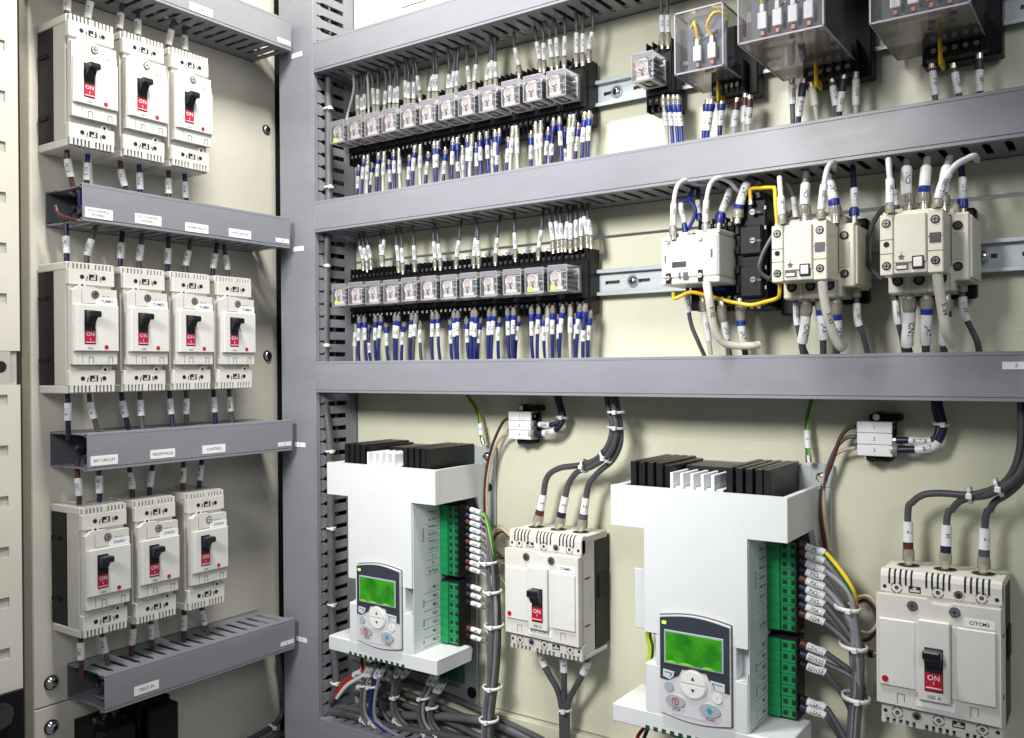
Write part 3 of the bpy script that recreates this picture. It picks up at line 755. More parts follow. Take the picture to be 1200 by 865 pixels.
B0 = [(420.4, 'b'), (426.4, 'b'), (431, 'w'), (436, 'b'), (443.6, 'b'), (450, 'w'), (456, 'b'), (461.4, 'b'), (467.7, 'w'), (480, 'b'), (486, 'b'), (492.5, 'w'), (502, 'b'), (509, 'b'), (513, 'b'), (522, 'b'), (531, 'b'), (536, 'B'), (542, 'w'), (548, 'b'), (553, 'w'), (558, 'b'), (562.5, 'b'), (570.6, 'b'), (575.5, 'w'), (580.5, 'b'), (585.5, 'B'), (596, 'b'), (601, 'w'), (605.6, 'w'), (622.5, 'b'), (628, 'w'), (634, 'w'), (642.8, 'b'), (649, 'B'), (656, 'b'), (661, 'B'), (668, 'w'), (672.5, 'w'), (678, 'b'), (685.5, 'b'), (691, 'b')]
B1 = [(417, 'w'), (421, 'b'), (427, 'b'), (431.5, 'B'), (440, 'b'), (446.5, 'b'), (452.3, 'b'), (463, 'b'), (467, 'b'), (473.4, 'b'), (482.7, 'b'), (487.4, 'g'), (492, 'g'), (507, 'b'), (512.6, 'b'), (528, 'b'), (532, 'b'), (536.8, 'b'), (546.7, 'b'), (554, 'b'), (557.8, 'b'), (562.4, 'b'), (573.5, 'b'), (579.3, 'b'), (584.6, 'b'), (595, 'b'), (602, 'b'), (607.4, 'b'), (623, 'b'), (631.5, 'b'), (636.5, 'b'), (642, 'w'), (648, 'b'), (655, 'b'), (659.5, 'b'), (668.6, 'w'), (675, 'b'), (679.5, 'b'), (685.5, 'B'), (691, 'b')]
def relay_wire_bottom(row, i, xs, px, k):
    zb = zc[row]; zd = (zt[1], zt[2])[row]+.020
    y = (.060, .068)[i % 2]; z0 = zb-(.0385 if i % 3 else .049); y0 = .0615 if i % 3 else .071
    X = at(px, (190, 388)[row], y0).x
    dx = random.uniform(-.010, .005)
    pts = [V((X+.0005, y0, z0)), V((X, y0+.001, z0-.012)), V((X+dx*.35, y0, z0-.028)), V((X+dx*.8, y0, (z0-.028+zd)/2-.004)), V((X+dx*1.3, y0+.004, zd))]
    col = {'b': 'blue', 'B': 'blue', 'w': 'pale', 'g': 'greyd'}[k]
    q = random.uniform(-.002, .003)
    tx = random.choice(['X', 'Y', 'A', '1', '2'])+str(random.randint(10, 99))
    if k == 'b': sg = [('lug', 0, .006), ('boot', .004, .016), ('blueboot', .0135, .023+q), ('sleeve', .023+q, .047+q, tx, .0041)]
    elif k == 'B': sg = [('lug', 0, .006), ('boot', .004, .016), ('blueboot', .0135, .024), ('sleeve', .044+q, .062, tx)]
    else: sg = [('lug', 0, .006), ('boot', .004, .021), ('sleeve', .021, .046+q, tx)]
    words = place_words(row, xs, i)
    return wire('wire', '%s marked wire below the %s relay row, %s' % ({'blue': 'blue' if k == 'b' else 'long-booted blue', 'pale': 'pale', 'greyd': 'dark grey'}[col], ('upper', 'lower')[row], words),
        'wire', pts, .0030, col, 'marked wires below the relay rows', sg, step=.005, pitch=.007)
for row, T in ((0, B0), (1, B1)):
    for i, (px, k) in enumerate(T): relay_wire_bottom(row, i, [q[0] for q in T], px, k)
# wires of the single relay
for i, px in enumerate((776, 783)):
    a = at(px, 38, .062); 
    wire('wire', 'dark grey marked wire above the single relay, %s one' % ('left', 'right')[i], 'wire', [V((a.x, .062, a.z-.026)), a, V((a.x-.001, .062, a.z+.03)), V((a.x-.003, .06, a.z+.1))], .0029, 'greyd', 'wires of the single relay', [('lug', 0, .006), ('boot', .005, .024), ('sleeve', .025, .052, ['K14', 'K15'][i])])
for i, (px, k) in enumerate(((776, 'w'), (782, 'b'), (788, 'b'), (793, 'b'))):
    a = at(px, 112, .062)
    pts = [V((a.x+.002, .062, a.z)), V((a.x+.003, .062, a.z-.02)), V((a.x+.006, .064, a.z-.05)), V((a.x+.008, .066, zt[1]+.02))]
    wire('wire', '%s marked wire below the single relay, %s from the left' % ({'w': 'pale', 'b': 'blue'}[k], on12[i]), 'wire', pts, .0029, {'w': 'pale', 'b': 'blueb'}[k], 'wires of the single relay', [('lug', 0, .006), ('boot', .004, .018)]+([('blueboot', .016, .026)] if k == 'b' else [])+[('sleeve', .027, .048, 'K1%d' % i)])

# ================================================================== CLEAR TIMER BOXES
def timer(label, x0, x1, z0, z1, yf, nflag, xb0, xb1):
    """black socket on the rail, circuit boards with spade lugs, all under one clear box"""
    t = thing('clear_boxed_timer', label, 'timer relay', (x0, .107, z0), 0, 'timer relays under clear boxes')
    W = x1-x0; H = z1-z0; yb = .09-.107; y = yf-.107
    b = MB().box(W*.30, W+.018, -.030, 0, -.020, H, 'black', .002).box(W*.36, W+.004, -.050, -.028, -.018, .028, 'black', .001)
    for i in range(5):
        x = W*.46+i*W*.115; b.cyl((x, -.0515, -.008), (x, -.047, -.008), .0036, m='chrome', n=10).box(x+W*.055-.0006, x+W*.055+.0006, -.056, -.048, -.018, .02, 'blackm')
    b.build('socket', t)
    b = MB().box(.006, W-.006, y+.030, y+.034, .006, H-.004, 'slate', .0005).box(W*.1, W*.45, y+.046, y+.060, .030, H-.004, 'smoke', .001)
    for i in range(14):
        x = random.uniform(.012, W-.014); z = random.uniform(.05, H-.01)
        b.cyl((x, y+.0285, z), (x, y+.030, z), random.choice((.0012, .0022)), m=random.choice(['chrome', 'steel', 'inkg']), n=8)
    b.build('circuit_board', t)
    for i in range(nflag):
        x = .014+(W-.028)*(i+.5)/nflag-.0045; zz = .024
        b = MB().box(x-.001, x+.011, y+.018, y+.022, zz-.004, zz+.018, 'white', .001).box(x+.0022, x+.0078, y+.018, y+.022, zz+.0175, zz+.028, 'white', .0006)
        b.box(x+.0025, x+.0075, y+.020, y+.026, zz-.012, zz-.006, 'copper', .0005)
        s_ = b.build('spade_lug', t)
        q_ = (1 if i % 2 else -.4)
        P = spline([(x+.005, y+.021, zz+.027), (x+.003-.004*q_, y+.017, zz+.042), (x+.004+.006*q_, y+.016, zz+.052+.006*q_), (x+.018*q_+.006, y+.026, zz+.056), (x+.024*q_, y+.032, zz+.050)], .005)
        MB().tube(P, .0024, 'yellow', 8).build('wire', s_)
    b = MB().cyl((W*.55, y+.027, H-.030), (W*.72, y+.027, H-.024), .0034, m='pink', n=10).cyl((W*.48, y+.027, H-.0315), (W*.79, y+.027, H-.0225), .0007, m='chrome', n=6).build('resistor', t)
    MB().box(W*.30, W*.55, -.060, -.032, .03, H*.7, 'pink', .002).build('coil', t)
    MB().box(W*.52, W*.56, -.060, -.030, -.030, .004, 'yellow', .002).build('retaining_clip', t)
    b = MB()
    b.box(0, W, y, yb, .0006, H, 'clearb').box(.0006, W-.0006, y+.0006, yb-.0006, -.0004, 0, 'clearu'); e = .0010
    for x in (0, W):
        for z in (0, H): b.box(x-e, x+e, y-e, yb, z-e, z+e, 'tedge')
        b.box(x-e, x+e, y-e, y+e, 0, H, 'tedge'); b.box(x-e, x+e, yb-e, yb+e, 0, H, 'tedge')
    for z in (0, H): b.box(0, W, y-e, y+e, z-e, z+e, 'tedge').box(0, W, yb-e, yb+e, z-e, z+e, 'tedge')
    b.build('clear_box', t)
    return t
timer('small clear-boxed timer with two white spade lugs and yellow wires', .7665, .8385, .3985, .4855, -.0130, 2, 0, 0)
timer('wide clear-boxed timer with four white spade lugs in the middle of the three', .8895, .9965, .3935, .53, -.090, 4, 0, 0)
timer('wide clear-boxed timer at the top right corner, cut by the picture edge', 1.0455, 1.1535, .3915, .53, -.066, 4, 0, 0)
TW = [(789+0, 118, 'blue', 'blue', 0), (799, 118, 'blue', 'blue', 1), (818+0, 118, 'brown', 'pale', 2), (829, 116, 'brown', 'pale', 3)]
def hang(px, py, px2, py2, col, label, txt, sg=None, Y=.060, r=.0036, end=None, grp='wires hanging from the timers'):
    a = at(px, py-5, Y); c = at(px2, py2, Y)
    pts = [a, a.lerp(c, .35), c, V((c.x+(c.x-a.x)*.2, Y+.004, end if end is not None else zt[1]+.022))]
    L = (c-a).length
    return wire('wire', label, 'wire', pts, r, col, grp, sg or [('lug', 0, .007), ('boot', .005, .018), ('sleeve', L*.42, L*.42+.028, txt)])
hang(829.5, 122, 825, 158, 'blueb', 'blue wire under the small clear timer, leftmost', 'T1A', [('lug', 0, .007), ('blueboot', .007, .018), ('sleeve', .018, .046, 'T1A')])
hang(834, 122, 829, 158, 'blueb', 'blue wire under the small clear timer, second from the left', 'T1B', [('lug', 0, .007), ('blueboot', .007, .018), ('sleeve', .018, .046, 'T1B')])
hang(846, 124, 843.5, 155, 'blue', 'blue wire next to the yellow clip of the small clear timer', 'T2', [('lug', 0, .007), ('blueboot', .004, .014), ('sleeve', .014, .036, 'T2')])
hang(864, 120, 860, 150, 'pale', 'pale wire with brown boot under the small clear timer', 'T3', [('lug', 0, .006), ('band', .006, .018, 'brown'), ('sleeve', .018, .042, 'T3')])
hang(873.5, 115, 872, 148, 'pale', 'marked wire with brown boot at the right under the small clear timer', 'T4', [('lug', 0, .006), ('band', .006, .018, 'brown'), ('sleeve', .018, .042, 'T4')])
hang(879, 117, 877, 147, 'pale', 'rightmost pale wire under the small clear timer', 'T5', [('lug', 0, .006), ('band', .006, .018, 'brown'), ('sleeve', .018, .042, 'T5')])
hang(928, 98, 929, 135, 'greyd', 'grey wire with white marker at the left under the middle timer', 'E3001', [('lug', 0, .006), ('sleeve', .008, .036, 'E3001', .0048)])
hang(942, 98, 936, 138, 'navy', 'navy wire with white marker under the middle timer', 'E1210', [('lug', 0, .006), ('band', .006, .024, 'navy'), ('sleeve', .025, .052, 'E1210', .0048)])
hang(951, 102, 957, 138, 'pale', 'plain pale wire under the middle timer', 'F', [('lug', 0, .006), ('csleeve', .006, .034)])
hang(975, 98, 980, 128, 'greyd', 'grey wire with white marker right of the yellow clip of the middle timer', 'L1107', [('lug', 0, .005), ('sleeve', .010, .038, 'L1107', .0048)])
hang(989, 93, 984, 131, 'navy', 'navy wire with white marker leaning left under the middle timer', 'E22', [('lug', 0, .006), ('band', .006, .022, 'navy'), ('sleeve', .023, .050, 'E22', .0048)])
hang(1003, 90, 1003, 130, 'pale', 'rightmost marked wire under the middle timer', '72NI', [('lug', 0, .008), ('sleeve', .010, .045, '72NI', .0048)])
hang(1092, 80, 1096, 116, 'greyd', 'left marked wire under the top right timer', 'E181', [('lug', 0, .006), ('sleeve', .010, .042, 'E181', .0048)])
hang(1117, 80, 1124, 112, 'greyd', 'middle marked wire under the top right timer', 'L120', [('lug', 0, .006), ('sleeve', .012, .040, 'L120', .0048)])
hang(1147.5, 68, 1148, 107, 'navy', 'right navy wire with marker under the top right timer', '18P1', [('lug', 0, .007), ('band', .007, .020, 'navy'), ('sleeve', .021, .048, '18P1', .0048)])

# ================================================================== WHITE AUXILIARY CONTACTOR (left) with black contactor behind
t = thing('contactor', 'white auxiliary contactor mounted in front of black relays, leftmost of the three contactors', 'contactor', (.75, .107, .13))
o3 = (.75, .107, .13)
yF = -.028; yS = .052
b = MB().box(.7485, .8355, yF, yS, .1035, .1640, 'cwhite', .003)
b.box(.7485, .836, yF+.001, yS-.004, .0955, .104, 'cwhite', .0015).box(.757, .789, yF+.002, yS, .1640, .1685, 'cwhite', .001).box(.80, .8355, yF+.004, yS, .1640, .170, 'cwhite', .001)
for x0, x1, z0, z1, m in ((.7660, .7875, .1195, .1275, 'kp'), (.7545, .7568, .128, .138, 'inkg'), (.8240, .8270, .130, .142, 'inkg'), (.7560, .7645, .0975, .112, 'dark'), (.8050, .8125, .0975, .114, 'dark'), (.7760, .7790, .104, .1120, 'inkg'), (.7830, .7905, .1010, .1120, 'inkg'), (.7560, .7645, .152, .1632, 'ivory2'), (.8045, .8125, .153, .1635, 'ivory2')):
    b.box(x0, x1, yF-.0004, yF+.002, z0, z1, m)
b.box(.8355, .8358, yF+.006, yS-.01, .106, .158, 'cwhite'); b.build('front_block', t, o3)
for i, (x, z) in enumerate(((.7602, .105), (.8088, .106), (.7602, .1575), (.8088, .158))):
    MB().cyl((x, yF-.003, z), (x, yF+.002, z), .0034, m='brass', n=12).box(x-.003, x+.003, yF-.0033, yF-.003, z-.0005, z+.0005, 'dark').build('terminal_screw', t, o3)
b = MB().box(.762, .832, .045, .107, .062, .178, 'black', .002).box(.775, .845, .05, .085, .170, .19, 'black', .002)
for i in range(6): b.box(.776+i*.0105, .7775+i*.0105, .040, .06, .060, .084, 'blackm').cyl((.781+i*.0105, .045, .078), (.781+i*.0105, .042, .078), .003, m='chrome', n=8)
for i in range(6): b.cyl((.781+i*.0105, .05, .186), (.781+i*.0105, .047, .186), .003, m='chrome', n=8).box(.776+i*.0105, .7775+i*.0105, .044, .06, .172, .196, 'blackm')
b.box(.778, .792, .038, .045, .090, .094, 'redb').box(.806, .822, .030, .045, .089, .0935, 'blueb')
b.build('relay_block', t, o3)
# tall black contactor
t = thing('contactor', 'tall black contactor half hidden between the white and the first cream contactor', 'contactor', (.862, .107, .13))
o3 = (.862, .107, .13)
b = MB().box(.838, .884, .030, .107, .060, .215, 'black', .003)
b.box(.846, .880, .022, .032, .075, .120, 'black', .003).box(.846, .880, .022, .032, .135, .178, 'black', .003).box(.850, .878, .034, .1, .213, .226, 'blackm', .003)
for k in range(5):
    zz = .082+k*.028; b.box(.840, .846, .024, .034, zz, zz+.012, 'black', .001).box(.8805, .884, .028, .04, zz+.004, zz+.010, 'gun', .0005)
for x in (.852, .862, .872): b.cyl((x, .03, .218), (x, .024, .224), .0035, m='steel', n=10).cyl((x, .034, .068), (x, .027, .062), .0035, m='steel', n=10)
b.box(.884, .902, .045, .1, .095, .185, 'blackm', .004); b.box(.885, .905, .085, .108, .052, .095, 'black', .002)
b.build('body', t, o3)
b = MB()
for z in (.100, .155, .195):
    b.cyl((.867, .0215, z), (.867, .019, z), .0042, m='gun', n=12)
    b.box(.8635, .8705, .0186, .019, z-.0005, z+.0005, 'dark').box(.872, .878, .0212, .022, z-.002, z+.001, 'inkg')
b.build('terminal_screws', t, o3)
b = MB().tube(spline([(.888, .04, .160), (.900, .02, .162), (.905, .01, .135), (.898, .01, .105), (.885, .03, .098)], .006), .0022, 'inkg', 8)
b.box(.886, .912, .03, .085, .10, .155, 'smoke', .006); b.build('smoked_cover', t, o3)
Y = 0.0
# yellow jumper wires
wire('jumper_wire', 'yellow wire bent in a square arch above the black contactor', 'wire', [at(880, 240, .02), at(879, 226, .02), at(880, 221.5, .02), at(890, 220.5, .015), at(905, 220, 0), at(908, 222, -.01), at(909, 240, -.03), at(911, 264, -.035)], .0027, 'yellow', 'yellow jumper wires', [('band', 0, .006, 'brass')], pitch=.003)
wire('jumper_wire', 'yellow wire running zigzag below the white and black contactors', 'wire', [at(789, 344, -.01), at(791, 350, -.02), at(805, 343.5, -.015), at(815, 343, -.01), at(838, 349, 0), at(860, 354.5, .0), at(880, 357.5, .0), at(896, 354, -.01), at(910, 350, -.02), at(913.5, 345, -.03), at(914, 328, -.035)], .0027, 'yellow', 'yellow jumper wires', pitch=.003)
# wires of the white contactor
def W(label, pts, col, r=.0034, segs=(), grp='wires of the contactors', cat='wire'):
    P = [at(*p) if len(p) == 3 and isinstance(p[0], (int, float)) and p[0] > 3 else V(p) for p in pts]
    segs = [tuple(list(q[:4])+[q[4]*.87]) if len(q) > 4 else q for q in segs]
    return wire('wire' if cat == 'wire' else 'power_cable', label, cat, P, r*.88, col, grp, segs)
W('lilac wire arching left from the white contactor top into the duct', [(789, 281, -.03), (789, 262, -.03), (790, 235, -.025), (794, 218, -.015), (803, 211.5, 0), (817, 215, .03), (829, 215, .05)], 'lilac', .0038, [('lug', 0, .008), ('boot', .006, .018), ('sleeve', .02, .052, 'L1203', .0054)])
W('lilac wire arching from the right top terminal of the white contactor', [(828, 277, -.02), (827, 262, -.02), (828, 235, -.02), (833, 215, -.012), (843, 208.5, 0), (855, 213, .02), (866, 224, .04), (878, 222, .06), (890, 213, .07)], 'lilac', .0038, [('lug', 0, .008), ('boot', .006, .018), ('sleeve', .020, .050, 'A2', .0052)])
W('bright blue wire looping behind the white contactor on the left', [(803, 272, .04), (801, 255, .04), (798, 245, .04), (799, 236, .04), (806, 235, .045), (812, 222, .05), (815, 218, .055)], 'blueb', .0032, [('band', 0, .012, 'blueb'), ('sleeve', .014, .045, 'K3', .0048)])
W('bright blue wire looping behind the white contactor on the right', [(806, 270, .045), (813, 256, .045), (815, 245, .045), (809, 236, .045), (808, 230, .05), (812, 222, .05), (816, 217, .055)], 'blueb', .0030)
W('navy wire behind the arching lilac wires', [(820, 258, .05), (818, 240, .05), (818, 222, .055), (818, 214, .06)], 'navy', .0034, [('blueboot', 0, .008), ('sleeve', .01, .03, 'N', .0046)])
W('thick white marked wire leaning right above the white contactor', [(842, 270, .045), (845, 252, .045), (851, 236, .045), (857, 220, .05), (861, 208, .06)], 'greyl', .0048, [('lug', 0, .010), ('blueboot', .012, .026), ('sleeve', .028, .062, 'JA3', .0068)])
W('thick marked wire with blue band at the top of the black contactor', [(864, 262, .02), (866, 245, .02), (869, 232, .02), (874, 218, .03), (878, 210, .04)], 'greyl', .0055, [('lug', 0, .010), ('boot', .008, .020), ('band', .020, .027, 'blueb'), ('sleeve', .027, .060, 'JA7', .0074)])
W('grey wire curving from the rail past the white contactor', [(806, 330, .04), (806, 355, .04), (810, 380, .045), (818, 400, .05), (826, 418, .06)], 'greyd', .0036, [('boot', .0, .01), ('sleeve', .018, .046, 'L1201', .0052)])
W('pale marked wire hanging behind the cream stalk of the white contactor', [(823, 345, .04), (825, 365, .04), (829, 390, .045), (833, 416, .05)], 'pale', .0040, [('lug', 0, .012), ('boot', .01, .026), ('sleeve', .026, .070, 'CN1', .0056)])
W('cream sleeved stalk bending right below the white contactor', [(828, 330, -.03), (831, 350, -.03), (835, 375, -.02), (840, 392, -.01), (849, 402, 0), (862, 405, .01), (880, 405, .02), (889, 404, .03)], 'slvc', .0062, [('csleeve', .0, .085, '5102', .0068)])
W('thick grey sleeved wire right of the cream stalk of the white contactor', [(845, 350, .035), (847, 368, .035), (851, 388, .04), (855, 418, .05)], 'grey', .0048, [('lug', 0, .012), ('boot', .010, .034), ('sleeve', .034, .06, 'JA3', .0064)])
W('thick wire with blue band below the black contactor', [(867, 350, .03), (868, 368, .03), (869, 385, .03), (871, 400, .035), (874, 418, .05)], 'grey', .0052, [('lug', 0, .012), ('boot', .010, .032), ('band', .032, .039, 'blueb'), ('sleeve', .039, .066, 'JA7', .0068)])

# ================================================================== CREAM CONTACTORS
def contactor(label, x0):
    t = thing('contactor', label, 'contactor', (x0, .107, .12), 0, 'cream contactors with square windows'); o3 = (x0, .107, .12)
    yf = -.055
    MB().box(x0+.004, x0+.087, .088, .1065, .064, .182, 'black', .003).box(x0+.0, x0+.02, .03, .10, .085, .15, 'blackm', .003).build('base', t, o3)
    b = MB().box(x0+.004, x0+.078, .005, .09, .092, .176, 'cream2', .002).box(x0-.002, x0+.0745, -.001, .06, .068, .0985, 'cream2', .0022)
    b.box(x0+.006, x0+.074, .002, .05, .162, .170, 'cream', .001)
    for i in range(3):
        x = x0+.0095+i*.0248; b.cyl((x, -.0014, .0842), (x, .003, .0842), .0068, m='dark', n=18).cyl((x, -.0020, .0842), (x, -.0012, .0842), .0040, m='inkg', n=10)
        b.box(x+.0105, x+.0140, -.0022, .001, .069, .098, 'cream', .0004)
    b.build('main_body', t, o3)
    # auxiliary contact block at the right
    b = MB().box(x0+.0705, x0+.0905, .000, .085, .081, .1635, 'cream', .0015).box(x0+.0845, x0+.0935, .004, .080, .084, .160, 'cream', .001)
    b.box(x0+.0710, x0+.0845, -.001, .002, .106, .140, 'cream2', .0006)
    for z in (.148, .098): b.cyl((x0+.078, -.0012, z), (x0+.078, .002, z), .0056, m='dark', n=16).cyl((x0+.078, -.0022, z), (x0+.078, -.0010, z), .0038, m='gun', n=12)
    b.box(x0+.0905, x0+.0908, .01, .07, .12, .124, 'dark').box(x0+.0855, x0+.0865, .0035, .006, .09, .155, 'dark')
    b.build('auxiliary_block', t, o3)
    b = MB()
    b.box(x0, x0+.0700, yf+.004, .006, .0885, .161, 'cream', .0015)
    b.box(x0+.0165, x0+.0520, yf, yf+.006, .1010, .1600, 'cream', .0012)
    b.box(x0, x0+.0150, yf+.001, yf+.006, .087, .1605, 'cream', .0012).box(x0+.0535, x0+.0705, yf+.001, yf+.006, .0870, .1620, 'cream', .0012)
    b.box(x0+.0160, x0+.0525, yf+.002, yf+.006, .0885, .1010, 'cream', .0008)
    b.box(x0+.002, x0+.068, yf+.008, .0, .1610, .1645, 'cream', .0008)
    for z in (.113, .130): b.box(x0+.0002, x0+.0150, yf+.0007, yf+.002, z, z+.0007, 'inkg').box(x0+.0537, x0+.0703, yf+.0007, yf+.002, z, z+.0007, 'inkg')
    b.box(x0+.0555, x0+.0680, yf+.0003, yf+.002, .1225, .1345, 'kp', .0003)
    b.box(x0+.0365, x0+.0495, yf-.0008, yf+.002, .0935, .1085, 'dark').box(x0+.0380, x0+.0480, yf-.0020, yf, .0952, .1068, 'relw', .0008)
    b.box(x0+.0180, x0+.0315, yf-.0006, yf+.004, .0935, .1005, 'inkg').box(x0+.0190, x0+.0305, yf-.0012, yf+.0, .0935, .0975, 'cwhite', .0005)
    # small dark flower-shaped moulding mark
    pts = []
    for i in range(10):
        r_ = .0042 if i % 2 == 0 else .0022; q = PI/2+i*PI/5; pts.append((x0+.0245+r_*math.cos(q), .1080+r_*math.sin(q)))
    b.prism(pts, 'y', yf-.0004, yf+.001, 'inkg')
    b.text('a b', .003, (x0+.0245, yf-.0002, .1135), m='inkg')
    b.build('front_block', t, o3)
    for x, z, r_ in ((.0075, .1500, .0052), (.0075, .0985, .0052), (.0075, .1245, .0034), (.0618, .1500, .0052), (.0618, .1015, .0052)):
        b = MB().cyl((x0+x, yf+.0006, z), (x0+x, yf+.004, z), r_, m='dark', n=18)
        if r_ > .004: b.cyl((x0+x, yf-.0004, z), (x0+x, yf+.002, z), r_*.72, m='gun', n=14).box(x0+x-r_*.6, x0+x+r_*.6, yf-.0007, yf-.0003, z-.0005, z+.0005, 'dark').box(x0+x-.0005, x0+x+.0005, yf-.0007, yf-.0003, z-r_*.6, z+r_*.6, 'dark')
        b.build('terminal_screw', t, o3)
    return t
contactor('cream contactor with square black window, the one left of the rightmost contactor', .9185)
contactor('cream contactor with square black window, rightmost beside the bare rail', 1.0520)
def cw(n, dx, w):
    # dx: shift in photo px of the second cream contactor relative to the third, wires listed as px
    for lab, pts, col, r, segs in w: W(lab % n, pts, col, r, segs)
lug = [('lug', 0, .012)]
cw('first', 0, [
 ('lilac marked wire at the far left terminal of the %s cream contactor', [(917, 263, -.052), (916, 248, -.052), (915, 230, -.04), (913.5, 208, -.02)], 'lilac', .0040, [('boot', 0, .012), ('sleeve', .012, .040, 'L1201', .0056)]),
 ('thin grey marked wire behind the left of the %s cream contactor', [(934, 265, .03), (932, 248, .03), (929, 228, .03), (921, 213, .04)], 'greyd', .0034, [('sleeve', .012, .040, 'L12', .0050)]),
 ('thick grey wire with white marker at the left top of the %s cream contactor', [(943, 262, .0), (943, 250, .0), (943, 235, .0), (945, 200, .02)], 'grey', .0058, [('lug', 0, .012), ('boot', .010, .024), ('sleeve', .024, .056, 'CN1', .0074)]),
 ('lilac marked wire arching over the middle of the %s cream contactor', [(962, 257, -.05), (963, 240, -.05), (966, 215, -.045), (970, 197, -.03), (977, 190, -.01), (978, 198, .03)], 'lilac', .0040, [('boot', 0, .010), ('sleeve', .012, .044, 'L1202', .0056)]),
 ('thick marked wire with blue band at the right top of the %s cream contactor', [(979, 262, .0), (979, 248, .0), (976, 230, .0), (970, 205, .02)], 'greyl', .0058, [('lug', 0, .012), ('boot', .010, .024), ('band', .024, .031, 'blueb'), ('sleeve', .031, .060, 'JA7', .0074)]),
 ('navy wire with white marker at the right auxiliary block of the %s cream contactor', [(1001, 262, .02), (1001, 248, .02), (1001, 225, .02), (999, 195, .04)], 'navy', .0044, [('lug', 0, .010), ('blueboot', .010, .021), ('sleeve', .022, .046, 'L10', .0058)]),
 ('thin dark wire with marker at the left below the %s cream contactor', [(932, 340, .03), (933, 355, .03), (934, 378, .03), (938, 400, .04), (941, 420, .05)], 'greyd', .0038, [('sleeve', .018, .048, 'L1201', .0052)]),
 ('thick sleeved wire with open cream cuff below the %s cream contactor, left', [(945, 346, .02), (945, 360, .02), (943, 385, .025), (940, 405, .035), (946, 420, .05)], 'greyd', .0056, [('lug', 0, .012), ('boot', .010, .028), ('sleeve', .028, .066, 'CN1', .0080)]),
 ('wire with blue band in the middle below the %s cream contactor', [(962, 346, .02), (962, 365, .02), (964, 385, .025), (965, 418, .045)], 'greyd', .0052, [('boot', .0, .020), ('band', .02, .027, 'blueb'), ('sleeve', .027, .060, 'JA3', .0072)]),
 ('wire with blue band at the right below the %s cream contactor', [(980, 346, .02), (980, 365, .02), (981, 385, .025), (980, 418, .045)], 'greyd', .0056, [('lug', 0, .010), ('boot', .008, .026), ('band', .026, .033, 'blueb'), ('sleeve', .033, .064, 'JA7', .0076)]),
 ('long cream sleeved stalk hanging in front of the %s cream contactor', [(963.5, 328, -.045), (965, 345, -.04), (970, 370, -.03), (977, 392, -.015), (985, 407, .0), (989, 404, .02)], 'slvc', .0060, [('csleeve', .0, .10, '5103', .0068)]),
 ('dark grey wire with marker at the auxiliary block below the %s cream contactor', [(1003, 340, .03), (1004, 352, .03), (1005, 375, .03), (1011, 392, .035), (1018, 418, .05)], 'greyd', .0042, [('boot', 0, .01), ('sleeve', .018, .048, 'L1201', .0058)]),
])
